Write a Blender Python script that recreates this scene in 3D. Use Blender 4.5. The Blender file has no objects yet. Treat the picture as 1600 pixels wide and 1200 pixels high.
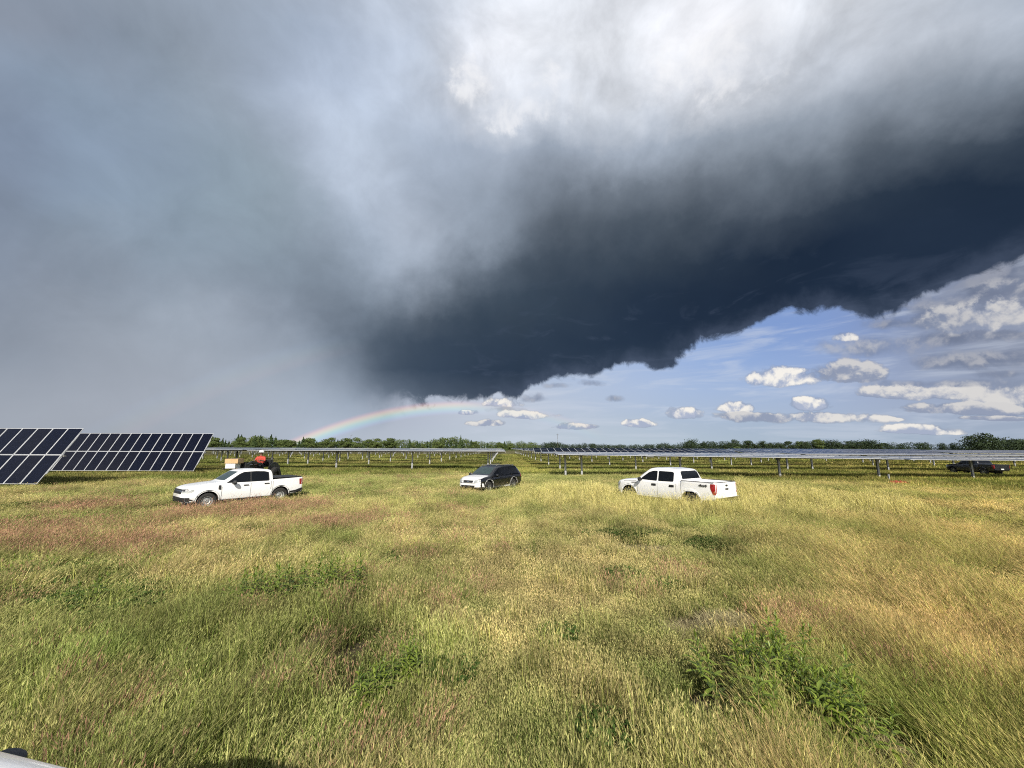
import bpy, bmesh, math, random
import numpy as np
from mathutils import Vector, Matrix
from mathutils.bvhtree import BVHTree
from mathutils import noise as mnoise
R = math.radians
scene = bpy.context.scene
COL = scene.collection
random.seed(7); rng = np.random.default_rng(7)

# ------------------------------------------------------------------ camera
CAM_H, PITCH, ROLL, FPX = 2.85, 9.45, 0.20, 601.0
cam_data = bpy.data.cameras.new('camera')
cam_data.sensor_width = 36.0
cam_data.lens = FPX/1600*36
cam_data.clip_start = 0.05; cam_data.clip_end = 20000
cam = bpy.data.objects.new('camera', cam_data); COL.objects.link(cam)
cam.matrix_world = (Matrix.Translation((0, 0, CAM_H)) @ Matrix.Rotation(R(90+PITCH), 4, 'X')
                    @ Matrix.Rotation(R(ROLL), 4, 'Z'))
scene.camera = cam
_M = cam.matrix_world.to_3x3()

def ray(px, py):
    return (_M @ Vector((px-800, 600-py, -FPX))).normalized()
def G(px, py, z=0.0):
    """ground point seen at a photograph position (used to survey where things stand)"""
    d = ray(px, py); t = (z-CAM_H)/d.z
    return Vector((d.x*t, d.y*t, z))

# ------------------------------------------------------------------ sun and view
SUN_EL, SUN_AZ = 35.5, 180-6.6          # sun stands behind the camera, the rainbow's centre opposite
sx, sy = math.sin(R(SUN_AZ)), math.cos(R(SUN_AZ))
SUN_DIR = Vector((sx*math.cos(R(SUN_EL)), sy*math.cos(R(SUN_EL)), math.sin(R(SUN_EL))))
ld = bpy.data.lights.new('sun', 'SUN'); ld.energy = 5.0; ld.angle = R(0.53); ld.color = (1.0, 0.94, 0.83)
sun = bpy.data.objects.new('sun', ld); COL.objects.link(sun)
sun.rotation_euler = SUN_DIR.to_track_quat('Z', 'Y').to_euler()
scene.view_settings.view_transform = 'Standard'; scene.view_settings.look = 'None'
EXPO = 0.22
scene.view_settings.exposure = EXPO; scene.view_settings.gamma = 1.0
scene.view_settings.use_curve_mapping = False
scene.cycles.max_bounces = 4; scene.cycles.diffuse_bounces = 2; scene.cycles.glossy_bounces = 3; scene.cycles.transmission_bounces = 3
scene.cycles.use_denoising = False; scene.cycles.filter_width = 1.1
scene.cycles.use_adaptive_sampling = True; scene.cycles.adaptive_threshold = .02; scene.cycles.adaptive_min_samples = 10

# ------------------------------------------------------------------ node helpers
class NT:
    def __init__(s, tree): s.t = tree
    def new(s, typ, **kw):
        n = s.t.nodes.new(typ)
        for k, v in kw.items(): setattr(n, k, v)
        return n
    def put(s, sock, v):
        if isinstance(v, bpy.types.NodeSocket): s.t.links.new(v, sock)
        else: sock.default_value = v
    def m(s, op, a, b=0.0, c=0.0, clamp=False):
        n = s.new('ShaderNodeMath', operation=op, use_clamp=clamp)
        s.put(n.inputs[0], a); s.put(n.inputs[1], b)
        if len(n.inputs) > 2: s.put(n.inputs[2], c)
        return n.outputs[0]
    def vm(s, op, a, b=(0, 0, 0)):
        n = s.new('ShaderNodeVectorMath', operation=op)
        s.put(n.inputs[0], a)
        if op == 'SCALE': s.put(n.inputs[3], b)
        else: s.put(n.inputs[1], b)
        return n.outputs['Value'] if op in ('DOT_PRODUCT', 'LENGTH', 'DISTANCE') else n.outputs[0]
    def xyz(s, x, y, z):
        n = s.new('ShaderNodeCombineXYZ')
        s.put(n.inputs[0], x); s.put(n.inputs[1], y); s.put(n.inputs[2], z); return n.outputs[0]
    def sep(s, v):
        n = s.new('ShaderNodeSeparateXYZ'); s.put(n.inputs[0], v); return n.outputs
    def rng(s, v, a, b, c=0.0, d=1.0, smooth=True):
        n = s.new('ShaderNodeMapRange', interpolation_type='SMOOTHSTEP' if smooth else 'LINEAR')
        s.put(n.inputs[0], v); s.put(n.inputs[1], a); s.put(n.inputs[2], b); s.put(n.inputs[3], c); s.put(n.inputs[4], d)
        return n.outputs[0]
    def mix(s, f, a, b, blend='MIX'):
        n = s.new('ShaderNodeMix', data_type='RGBA', blend_type=blend)
        s.put(n.inputs[0], f)
        for k, v in ((6, a), (7, b)):
            if isinstance(v, (tuple, list)) and len(v) == 3: v = (*v, 1)
            s.put(n.inputs[k], v)
        return n.outputs[2]
    def noise(s, vec, scale, detail=4, rough=0.5, dist=0.0, color=False):
        n = s.new('ShaderNodeTexNoise')
        if vec is not None: s.put(n.inputs['Vector'], vec)
        n.inputs['Scale'].default_value = scale; n.inputs['Detail'].default_value = detail
        n.inputs['Roughness'].default_value = rough; n.inputs['Distortion'].default_value = dist
        return n.outputs[1 if color else 0]
    def ramp(s, v, stops, interp='LINEAR'):
        n = s.new('ShaderNodeValToRGB'); r = n.color_ramp; r.interpolation = interp
        s.put(n.inputs[0], v)
        while len(r.elements) > 1: r.elements.remove(r.elements[-1])
        r.elements[0].position = stops[0][0]; r.elements[0].color = (*stops[0][1], 1)
        for p, c in stops[1:]:
            e = r.elements.new(p); e.color = (*c, 1)
        return n.outputs[0]
def lin(c):
    return tuple(((v/255)/12.92 if v/255 <= .04045 else ((v/255+.055)/1.055)**2.4) for v in c)

# ------------------------------------------------------------------ sky
SKY_STRENGTH = 0.1
# cloud colours surveyed over the sky; converted to directions below
STORM = {
 -80: [(0,(128,136,150)),(300,(148,158,172)),(600,(178,188,206)),(800,(212,218,228)),(1100,(226,230,236)),(1350,(205,212,222)),(1600,(160,168,180))],
 0:   [(0,(130,137,151)),(200,(136,146,160)),(400,(150,162,178)),(500,(152,166,190)),(600,(176,188,208)),(700,(190,199,214)),(800,(214,221,230)),(1000,(224,229,235)),(1100,(240,240,245)),(1200,(224,230,236)),(1300,(215,222,230)),(1450,(198,206,216)),(1600,(176,184,196))],
 60:  [(0,(130,138,156)),(200,(126,137,152)),(300,(138,150,162)),(400,(148,160,176)),(500,(150,164,190)),(600,(172,186,210)),(680,(186,198,216)),(710,(205,212,224)),(740,(226,230,238)),(800,(222,227,234)),(900,(220,226,232)),(1000,(224,230,236)),(1060,(236,238,244)),(1140,(242,242,247)),(1220,(220,227,233)),(1350,(205,212,222)),(1500,(188,195,206)),(1600,(140,148,160))],
 110: [(0,(130,144,165)),(150,(128,144,162)),(250,(128,140,154)),(330,(142,152,164)),(400,(146,158,175)),(500,(150,163,190)),(580,(165,182,208)),(680,(184,196,214)),(700,(228,232,240)),(760,(240,241,246)),(850,(228,232,238)),(940,(222,228,235)),(1040,(232,236,242)),(1110,(238,240,245)),(1200,(205,212,222)),(1300,(186,193,206)),(1400,(172,180,190)),(1500,(160,166,175)),(1600,(118,126,136))],
 160: [(0,(128,144,168)),(150,(130,148,166)),(230,(128,143,164)),(330,(140,152,162)),(430,(148,160,176)),(520,(168,182,208)),(600,(172,188,212)),(690,(178,188,206)),(750,(212,218,228)),(800,(208,214,224)),(900,(205,212,222)),(1000,(200,207,216)),(1100,(192,198,208)),(1200,(168,175,185)),(1300,(164,169,176)),(1400,(150,155,162)),(1500,(122,129,138)),(1600,(72,84,98))],
 220: [(0,(126,140,164)),(120,(130,148,170)),(240,(126,141,163)),(330,(134,150,162)),(420,(142,155,168)),(500,(166,178,200)),(560,(172,188,208)),(640,(166,182,206)),(700,(160,172,190)),(800,(168,178,194)),(860,(150,158,172)),(950,(168,176,188)),(1050,(160,168,178)),(1150,(138,144,152)),(1250,(134,140,148)),(1350,(116,123,131)),(1450,(84,94,104)),(1530,(56,68,82)),(1600,(44,58,74))],
 300: [(0,(124,136,158)),(120,(126,144,166)),(250,(130,148,166)),(350,(131,149,160)),(450,(136,151,160)),(520,(158,168,184)),(580,(174,188,208)),(650,(160,172,190)),(720,(150,160,174)),(800,(142,150,164)),(880,(112,118,128)),(980,(104,112,120)),(1080,(98,105,114)),(1180,(88,96,106)),(1280,(72,82,94)),(1380,(48,61,75)),(1480,(35,48,64)),(1600,(30,44,63))],
 370: [(0,(122,133,152)),(150,(130,144,160)),(300,(130,146,160)),(420,(128,144,156)),(520,(134,146,158)),(580,(158,172,190)),(640,(176,189,208)),(710,(158,168,182)),(760,(132,141,154)),(820,(100,108,118)),(900,(82,90,98)),(1000,(70,78,86)),(1100,(54,64,74)),(1200,(36,48,62)),(1300,(28,42,62)),(1400,(42,55,76)),(1500,(34,48,68)),(1600,(34,48,68))],
 430: [(0,(124,134,152)),(150,(132,142,156)),(300,(134,146,160)),(420,(130,142,156)),(500,(116,128,142)),(560,(126,138,150)),(600,(148,160,176)),(650,(166,178,194)),(700,(122,133,147)),(740,(84,96,110)),(800,(64,76,88)),(900,(56,66,76)),(1000,(48,59,71)),(1100,(34,46,62)),(1200,(27,41,62)),(1300,(30,44,64)),(1400,(28,42,63)),(1600,(40,52,74))],
 490: [(0,(130,138,152)),(150,(140,148,160)),(280,(148,157,168)),(400,(144,153,166)),(470,(124,134,148)),(520,(106,117,132)),(580,(104,117,131)),(630,(96,108,122)),(680,(66,80,94)),(760,(60,74,88)),(860,(54,68,82)),(950,(40,54,74)),(1050,(32,46,66)),(1150,(33,46,66)),(1300,(36,50,70)),(1600,(50,60,82))],
 550: [(0,(134,141,154)),(150,(148,154,164)),(300,(152,159,169)),(420,(150,158,170)),(490,(138,147,160)),(530,(108,119,134)),(580,(64,80,98)),(650,(52,70,92)),(720,(46,64,88)),(800,(46,62,84)),(900,(40,56,78)),(1000,(36,52,72)),(1100,(38,52,72)),(1600,(50,60,82))],
 600: [(0,(142,148,158)),(200,(154,158,167)),(400,(155,162,172)),(500,(150,158,169)),(550,(126,136,151)),(590,(84,99,119)),(640,(62,78,100)),(720,(50,66,90)),(800,(42,57,80)),(900,(50,64,84)),(1600,(60,70,90))],
 640: [(0,(148,152,160)),(200,(156,159,167)),(400,(157,164,174)),(500,(155,163,175)),(560,(152,162,176)),(610,(132,144,162)),(660,(100,114,136)),(800,(80,94,116)),(1600,(90,100,120))],
 700: [(0,(150,153,160)),(300,(158,161,168)),(450,(164,170,180)),(560,(172,180,192)),(700,(178,186,198)),(1600,(150,160,175))],
}
LOW = {
 380: [(400,(150,160,180)),(1200,(125,155,212)),(1500,(120,132,158)),(1600,(116,124,144))],
 470: [(400,(150,160,180)),(1200,(122,152,206)),(1350,(120,146,200)),(1450,(128,138,162)),(1600,(134,140,158))],
 530: [(400,(150,160,175)),(900,(150,178,222)),(1100,(128,160,216)),(1200,(116,148,208)),(1300,(120,152,214)),(1400,(126,140,172)),(1600,(122,130,152))],
 580: [(400,(155,163,176)),(650,(150,164,190)),(850,(170,188,216)),(1000,(172,192,226)),(1120,(150,178,224)),(1250,(150,176,218)),(1350,(150,166,200)),(1600,(134,144,166))],
 630: [(400,(157,164,174)),(560,(160,168,182)),(640,(176,184,200)),(760,(196,203,216)),(900,(182,196,218)),(1050,(168,188,218)),(1250,(166,184,214)),(1400,(158,172,200)),(1600,(150,162,186))],
 665: [(0,(152,154,162)),(400,(160,166,176)),(520,(166,174,186)),(640,(178,186,202)),(760,(190,200,214)),(950,(182,196,212)),(1150,(166,184,206)),(1350,(160,176,198)),(1600,(154,168,190))],
 700: [(0,(154,157,164)),(450,(166,173,183)),(600,(182,192,204)),(800,(190,202,212)),(1000,(184,199,210)),(1200,(168,185,200)),(1400,(160,177,194)),(1600,(152,168,186))],
}
HUE = [(0, (20,30,44)), (40, (28,42,62)), (70, (57,70,85)), (100, (91,101,114)), (140, (129,142,157)), (170, (160,172,189)), (210, (207,213,223)), (242, (242,242,247))]
def tidy(c):
    g = .3*c[0]+.59*c[1]+.11*c[2]; h = [float(np.interp(g, [a for a, _ in HUE], [b[k] for _, b in HUE])) for k in range(3)]
    return tuple(.3*c[k]+.7*h[k] for k in range(3))
def table_col(T, px, py):
    ys = sorted(T)
    def row(y):
        r = T[y]; xs = [p[0] for p in r]
        return np.array([np.interp(px, xs, [lin(p[1])[k] for p in r]) for k in range(3)])
    if py <= ys[0]: return row(ys[0])
    if py >= ys[-1]: return row(ys[-1])
    for a, b in zip(ys, ys[1:]):
        if a <= py <= b:
            t = (py-a)/(b-a); return row(a)*(1-t)+row(b)*t
STORM = {y: [(x, tuple(min(250, v*(1.07 if x < 620 else 1.02)) for v in (tidy(c) if x > 470 else tuple(.5*(p+q) for p, q in zip(c, tidy(c)))))) for x, c in r] for y, r in STORM.items()}
LOW = {y: [(x, tuple(.86*v+.14*w for v, w in zip(c, (190, 199, 213)))) for x, c in r] for y, r in LOW.items()}
cp, sp = math.cos(R(PITCH)), math.sin(R(PITCH))
def px2ab(px, py):
    d = ray(px, py); x, y, z = d.x, d.y*cp+d.z*sp, -d.y*sp+d.z*cp
    return 2*x/(1+y), 2*z/(1+y)
def ab2px(a, b):
    rho = math.hypot(a, b)+1e-9; th = min(2*math.atan(rho/2), R(72)); t = math.tan(th)
    return 800+FPX*t*a/rho, 600-FPX*t*b/rho

world = bpy.data.worlds.new('World'); scene.world = world; world.use_nodes = True
world.node_tree.nodes.clear(); W = NT(world.node_tree)
D = W.new('ShaderNodeTexCoord').outputs['Generated']
dx, dy, dz = W.sep(D)[:3]
cF = W.m('ADD', W.m('MULTIPLY', dy, cp), W.m('MULTIPLY', dz, sp))
cU = W.m('ADD', W.m('MULTIPLY', dy, -sp), W.m('MULTIPLY', dz, cp))
den = W.m('DIVIDE', 2.0, W.m('MAXIMUM', W.m('ADD', cF, 1.0), 0.02))
a0 = W.m('MULTIPLY', dx, den); b0 = W.m('MULTIPLY', cU, den)
# domain warp: big lazy swirls plus fine wisps
w1 = W.vm('SUBTRACT', W.noise(D, 3.2, 3, 0.55, color=True), (.5, .5, .5))
w2 = W.vm('SUBTRACT', W.noise(D, 10.0, 6, 0.62, color=True), (.5, .5, .5))
w1x, w1y = W.sep(w1)[:2]; w2x, w2y = W.sep(w2)[:2]
lowfade = W.rng(b0, -0.10, 0.25, 0.25, 1.0)
def madd(x, y, k): return W.m('MULTIPLY_ADD', y, k, x)
aw = madd(a0, W.m('MULTIPLY', madd(W.m('MULTIPLY', w1x, 0.16), w2x, 0.11), lowfade), 1.0)
bw = madd(b0, W.m('MULTIPLY', madd(W.m('MULTIPLY', w1y, 0.16), w2y, 0.11), lowfade), 1.0)
def grid_layer(T, a, b, levels, n=31, A=1.30):
    pos = W.rng(a, -A, A, 0, 1, smooth=False)
    out = None
    for j, lv in enumerate(levels):
        stops = []
        for i in range(n):
            t = i/(n-1); px, py = ab2px(-A+2*A*t, lv)
            c = table_col(T, px, py)
            stops.append((t, tuple(float(v) for v in c)))
        r = W.ramp(pos, stops, 'B_SPLINE')
        out = r if out is None else W.mix(W.rng(b, levels[j-1], lv, smooth=False), out, r)
    return out
storm = grid_layer(STORM, aw, bw, [-.17, -.10, -.06, -.02, .04, .10, .16, .22, .30, .38, .47, .56, .66, .76, .88, 1.1])
low = grid_layer(LOW, a0, b0, [-.18, -.14, -.10, -.06, -.01, .06, .14, .24])
# storm texture: brightness mottling, stronger in the sunlit tops
nb = W.noise(D, 7.0, 7, 0.58, 0.3)
nb2 = W.noise(W.vm('MULTIPLY', D, (1, 1, 1.6)), 2.6, 5, 0.5)
lum = W.new('ShaderNodeRGBToBW'); W.put(lum.inputs[0], storm)
hot = W.rng(lum.outputs[0], 0.40, 0.75)
midt = W.m('MULTIPLY', W.rng(lum.outputs[0], .05, .2), W.rng(b0, .0, .2))
gain = W.m('ADD', W.m('MULTIPLY_ADD', W.m('SUBTRACT', nb, .5), W.m('MULTIPLY_ADD', hot, 0.70, W.m('MULTIPLY_ADD', midt, .34, .20)), 1.0),
           W.m('MULTIPLY', W.m('SUBTRACT', nb2, .5), 0.36))
storm = W.vm('SCALE', storm, gain)
# pale scud wisps hanging in the dark belly
wsp = W.noise(W.vm('MULTIPLY', D, (2.2, 2.2, 7)), 3.0, 5, 0.62, 0.8)
wm = W.m('MULTIPLY', W.rng(wsp, 0.56, 0.74), W.m('MULTIPLY', W.rng(lum.outputs[0], 0.10, 0.03), W.rng(b0, .42, .1)))
storm = W.mix(W.m('MULTIPLY', wm, 0.35), storm, lin((78, 90, 112)))
# low haze with thin cirrus streaks and open blue
cir = W.noise(W.vm('MULTIPLY', D, (2.0, 2.0, 14)), 2.4, 4, 0.6, 0.6)
low = W.mix(W.m('MULTIPLY', W.m('MULTIPLY', W.rng(cir, .46, .72), .45), W.rng(a0, -.25, .0)), low, lin((204, 212, 226)))
# cumulus: (px, py, half width, height above, height below, whiteness)
CUM = [(1560,440,150,40,34,.10),(1500,478,110,24,20,.16),(1590,512,120,26,24,.30),(1400,505,70,16,12,.12),(1480,528,120,14,14,.18),(1590,560,110,20,18,.22),(1440,600,130,10,12,.35),(1545,600,110,16,14,.45),
 (1225,590,72,20,14,1.0),(1330,590,60,30,10,.55),(1290,585,40,14,12,.5),(1362,540,95,22,20,.35),(1322,528,22,14,6,.9),
 (1500,565,90,20,16,.25),(1560,500,130,40,22,.55),(1480,500,80,22,20,.4),(1430,615,120,16,10,.7),(1570,620,90,22,14,.65),
 (1510,640,120,12,10,.6),(1065,650,36,16,8,1.0),(1000,662,30,9,6,.95),(1150,640,34,14,8,.95),(1180,650,70,7,12,.6),(1270,632,46,14,10,1.0),
 (1290,650,95,10,12,.75),(1440,676,66,13,4,.9),(1370,655,40,6,4,.8),(785,632,32,14,6,.95),(790,640,34,6,7,.25),(820,648,50,8,6,.85),
 (960,622,20,7,6,.22),(832,624,28,12,6,.2),(872,602,22,7,6,.3),(760,662,34,7,5,.75),(732,645,22,6,4,.8),(900,668,42,7,5,.8),(700,612,34,6,4,.2),
 (742,619,22,5,3,.22),(926,600,26,8,5,.35),(1560,585,60,12,8,.3),(1370,480,50,14,12,.2),(1590,445,70,16,18,.35),(1100,600,0,0,0,0),(1555,655,70,5,4,.6)]
cn = W.noise(D, 19.0, 6, 0.60, 0.2); cn_c = W.m('SUBTRACT', cn, .5)
cn2 = W.m('SUBTRACT', W.noise(W.vm('ADD', D, (0, 0, .014)), 19.0, 4, 0.58, 0.2), .5)
shade = W.m('SUBTRACT', cn_c, cn2)
ac = madd(a0, w2x, .035); bc = madd(b0, w2y, .02)
def vmad(v, m_, a_):
    n = W.new('ShaderNodeVectorMath', operation='MULTIPLY_ADD'); W.put(n.inputs[0], v); n.inputs[1].default_value = m_; n.inputs[2].default_value = a_; return n.outputs[0]
def vmix(f, a, b_):
    n = W.new('ShaderNodeMix', data_type='VECTOR'); W.put(n.inputs[0], f); W.put(n.inputs[4], a); W.put(n.inputs[5], b_); return n.outputs[1]
def cloud_field(lst, P3, nz, soft_hi, soft_lo):
    """flat-bottomed heaps; returns (height in heap, whiteness, cover) of the frontmost one"""
    acc = (0.0, 0.0, 0.0)
    for (px, py, hw, up, dn, wh) in lst:
        if hw == 0: continue
        ca, cb = px2ab(px, py); k = (px2ab(px+10, py)[0]-ca)/10*hw; kb = (cb-px2ab(px, py+10)[1])/10
        q = vmad(P3, (1/k, 1/(up*kb), 1/(dn*kb)), (-ca/k, -cb/(up*kb), cb/(dn*kb)))
        q = W.vm('MAXIMUM', q, (-99, 0, 0))
        d = W.vm('DOT_PRODUCT', q, q); t = W.vm('DOT_PRODUCT', q, (0, 1, -1))
        mask = W.rng(W.m('SUBTRACT', nz, d), -1.0, (soft_hi if wh > .5 else soft_lo)-1.0)
        acc = vmix(mask, acc, W.xyz(t, wh, 1.0))
    return acc
P3 = W.xyz(ac, bc, W.m('MULTIPLY', bc, -1.0))
fld = W.sep(cloud_field(CUM, P3, W.m('MULTIPLY', cn_c, 3.0), .55, 1.5))
t = W.m('ADD', fld[0], W.m('MULTIPLY', shade, 7.5)); t = W.m('MULTIPLY_ADD', cn_c, 1.9, t)
lit = W.mix(fld[1], lin((136, 143, 162)), lin((250, 245, 236))); drk = W.mix(fld[1], lin((92, 103, 128)), lin((172, 182, 205)))
low = W.mix(W.m('MULTIPLY', fld[2], .94), low, W.mix(W.rng(t, -.75, .85), drk, lit))
# sunlit heads billowing out of the storm top
TOPS = [(745, 105, 52, 52, 75, .9), (790, 165, 40, 40, 40, .8), (850, 150, 70, 45, 50, .6), (1110, 100, 120, 85, 95, .75)]
bn = W.noise(D, 9.0, 7, 0.62, 0.35)
P3b = W.xyz(aw, bw, W.m('MULTIPLY', bw, -1.0))
tf = W.sep(cloud_field(TOPS, P3b, W.m('MULTIPLY', W.m('SUBTRACT', bn, .5), 3.6), 1.1, 1.1))
topc = W.mix(W.rng(bn, .32, .66), lin((206, 213, 226)), lin((250, 250, 252)))
storm = W.mix(W.m('MULTIPLY', tf[2], W.m('MULTIPLY', tf[1], .8)), storm, topc)
# ragged lower edge of the storm shelf
EDGE = [(-400,760),(300,760),(480,755),(540,690),(585,645),(620,626),(660,616),(720,613),(770,614),(808,614),(822,598),(860,592),(900,598),(935,588),
        (960,578),(1000,566),(1040,558),(1075,546),(1090,540),(1150,528),(1180,512),(1230,496),(1290,486),(1345,486),(1400,482),(1440,462),(1500,440),(1560,420),(1620,398),(1800,330),(2300,200)]
pts = sorted(px2ab(*p) for p in EDGE)
fc = W.new('ShaderNodeFloatCurve'); cur = fc.mapping.curves[0]
EA, EB0, EB1 = 1.5, -.5, 1.0
P = [((a+EA)/(2*EA), (b-EB0)/(EB1-EB0)) for a, b in pts]
P = [p for p in P if 0.01 < p[0] < .99]
cur.points[0].location = (0, P[0][1]); cur.points[1].location = (1, P[-1][1])
for p in P: cur.points.new(*p)
for p in cur.points: p.handle_type = 'VECTOR'
fc.mapping.update()
W.put(fc.inputs['Value'], W.rng(a0, -EA, EA, 0, 1, smooth=False))
eb = W.m('MULTIPLY_ADD', fc.outputs[0], EB1-EB0, EB0)
rag = W.noise(D, 15.0, 6, 0.66, 0.4)
dist = W.m('ADD', W.m('SUBTRACT', b0, eb), W.m('ADD', W.m('MULTIPLY', W.m('SUBTRACT', rag, .5), .080), W.m('MULTIPLY', W.m('SUBTRACT', W.noise(D, 6.5, 3, .55), .5), .13)))
soft = W.rng(a0, -.42, -.22, .09, .010)
sm = W.rng(W.m('DIVIDE', dist, soft), -1.0, 1.0)
# cloud edges a little lighter where they thin out
rim = W.m('MULTIPLY', W.rng(W.m('DIVIDE', dist, .03), 2.2, 0.2), W.rng(a0, -.2, .1))
storm = W.mix(W.m('MULTIPLY', rim, W.rng(nb, .35, .65, .05, .42)), storm, lin((92, 104, 128)))
cloud = W.mix(sm, low, storm)
# rainbow: rings at their true angles round the point opposite the sun
anti = -SUN_DIR
ang = W.m('MULTIPLY', W.m('ARCCOSINE', W.vm('DOT_PRODUCT', D, tuple(anti))), 180/math.pi)
bow = W.ramp(W.rng(ang, 40.15, 42.6, 0, 1, smooth=False),
     [(0, (0, 0, 0)), (.04, (0, 0, 0)), (.07, (0, 0, 0)), (.15, (.03, .02, .08)), (.28, (.04, .13, .20)), (.44, (.06, .26, .16)), (.58, (.34, .30, .05)), (.72, (.42, .17, .02)), (.82, (.20, .03, .02)), (.93, (0, 0, 0)), (.96, (0, 0, 0)), (1, (0, 0, 0))], 'B_SPLINE')
bs = W.ramp(W.rng(a0, -.75, .35, 0, 1, smooth=False), [(0, (0,)*3), (.13, (.3,)*3), (.2, (1,)*3), (.42, (.85,)*3), (.55, (.75,)*3), (.63, (.14,)*3), (.72, (.1,)*3), (.8, (.22,)*3), (.86, (.12,)*3), (.9, (0,)*3)])
cloud = W.vm('ADD', cloud, W.vm('MULTIPLY', W.vm('SCALE', bow, 0.72), bs))
bow2 = W.ramp(W.rng(ang, 50.2, 54.0, 0, 1, smooth=False), [(0, (0,)*3), (.05, (0,)*3), (.1, (0,)*3), (.25, (.10, .03, .02)), (.5, (.05, .07, .02)), (.75, (.02, .04, .08)), (.9, (0,)*3), (.95, (0,)*3), (1, (0,)*3)], 'B_SPLINE')
cloud = W.vm('ADD', cloud, W.vm('SCALE', bow2, W.m('MULTIPLY', W.rng(a0, -.34, -.52), .28)))
# sky: physical daylight sky, open behind the camera where the sun stands
sky = W.new('ShaderNodeTexSky', sky_type='NISHITA', sun_disc=False)
sky.sun_elevation = R(SUN_EL); sky.sun_rotation = R(SUN_AZ); sky.dust_density = 1.5
skyc = sky.outputs[0]
bh = W.noise(D, 2.2, 4, .55, .3)
back_cloud = W.mix(W.rng(bh, .50, .66), skyc, tuple(v/SKY_STRENGTH for v in lin((196, 202, 212))))
front = W.vm('SCALE', cloud, 1/SKY_STRENGTH/2**EXPO)
fm = W.rng(W.m('MULTIPLY_ADD', w1x, .3, cF), -.25, .25)
final = W.mix(fm, back_cloud, front)
bg = W.new('ShaderNodeBackground'); W.put(bg.inputs[0], final); bg.inputs[1].default_value = SKY_STRENGTH
wo = W.new('ShaderNodeOutputWorld'); W.t.links.new(bg.outputs[0], wo.inputs[0])
world.cycles.sampling_method = 'MANUAL'; world.cycles.sample_map_resolution = 512
# ------------------------------------------------------------------ building helpers
def tag(o, label=None, cat=None, group=None, kind=None):
    if label: o['label'] = label
    if cat: o['category'] = cat
    if group: o['group'] = group
    if kind: o['kind'] = kind
    return o
def empty(name, loc=(0, 0, 0), rz=0.0):
    o = bpy.data.objects.new(name, None); o.empty_display_size = .2
    o.location = loc; o.rotation_euler = (0, 0, rz); COL.objects.link(o); return o
def link(name, me, parent=None, loc=None, rot=None):
    o = bpy.data.objects.new(name, me); COL.objects.link(o)
    if parent: o.parent = parent
    if loc is not None: o.location = loc
    if rot is not None: o.rotation_euler = rot
    return o
def copy_tree(o, parent=None):
    c = o.copy(); COL.objects.link(c)
    if parent: c.parent = parent
    for ch in list(o.children): copy_tree(ch, c)
    return c
class MB:
    """collects shapes, builds them as one mesh"""
    def __init__(s): s.v = []; s.f = []; s.mi = []; s.cur = 0
    def add(s, vs, fs):
        n = len(s.v); s.v += [tuple(p) for p in vs]
        s.f += [tuple(i+n for i in f) for f in fs]; s.mi += [s.cur]*len(fs)
    def box(s, c, d, rot=None):
        hx, hy, hz = d[0]/2, d[1]/2, d[2]/2
        vs = [Vector((x*hx, y*hy, z*hz)) for x in (-1, 1) for y in (-1, 1) for z in (-1, 1)]
        if rot is not None: vs = [rot @ p for p in vs]
        c = Vector(c); vs = [p+c for p in vs]
        s.add(vs, [(0, 1, 3, 2), (4, 6, 7, 5), (0, 4, 5, 1), (2, 3, 7, 6), (0, 2, 6, 4), (1, 5, 7, 3)])
    def bar(s, a, b, w, h=None):
        a, b = Vector(a), Vector(b); h = h or w
        q = (b-a).to_track_quat('Z', 'Y').to_matrix()
        s.box((a+b)/2, (w, h, (b-a).length), q)
    def tube(s, a, b, r, n=8, r2=None):
        a, b = Vector(a), Vector(b); q = (b-a).to_track_quat('Z', 'Y').to_matrix(); r2 = r if r2 is None else r2
        vs = []
        for i in range(n):
            t = 2*math.pi*i/n; vs.append(a+q@Vector((math.cos(t)*r, math.sin(t)*r, 0)))
        for i in range(n):
            t = 2*math.pi*i/n; vs.append(b+q@Vector((math.cos(t)*r2, math.sin(t)*r2, 0)))
        s.add(vs, [(i, (i+1) % n, n+(i+1) % n, n+i) for i in range(n)]+[tuple(range(n-1, -1, -1)), tuple(range(n, 2*n))])
    def lathe(s, prof, n=24, axis='Y', c=(0, 0, 0), closed=True):
        """prof: list of (radius, axial)"""
        vs = []; c = Vector(c); m = len(prof)
        for r, h in prof:
            for i in range(n):
                t = 2*math.pi*i/n; p = (math.cos(t)*r, h, math.sin(t)*r) if axis == 'Y' else (math.cos(t)*r, math.sin(t)*r, h)
                vs.append(c+Vector(p))
        fs = []
        for j in range(m if closed else m-1):
            k = (j+1) % m
            for i in range(n): fs.append((j*n+i, j*n+(i+1) % n, k*n+(i+1) % n, k*n+i))
        s.add(vs, fs)
    def mesh(s, name, mats, smooth=None):
        me = bpy.data.meshes.new(name); me.from_pydata(s.v, [], s.f)
        for m in (mats if isinstance(mats, (list, tuple)) else [mats]): me.materials.append(m)
        me.polygons.foreach_set('material_index', s.mi)
        bm = bmesh.new(); bm.from_mesh(me); bmesh.ops.recalc_face_normals(bm, faces=bm.faces); bm.to_mesh(me); bm.free()
        if smooth:
            me.polygons.foreach_set('use_smooth', [True]*len(me.polygons)); me.set_sharp_from_angle(angle=R(smooth))
        me.update(); return me
    def build(s, name, mats, parent=None, smooth=None, loc=None, rot=None):
        return link(name, s.mesh(name, mats, smooth), parent, loc, rot)

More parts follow.
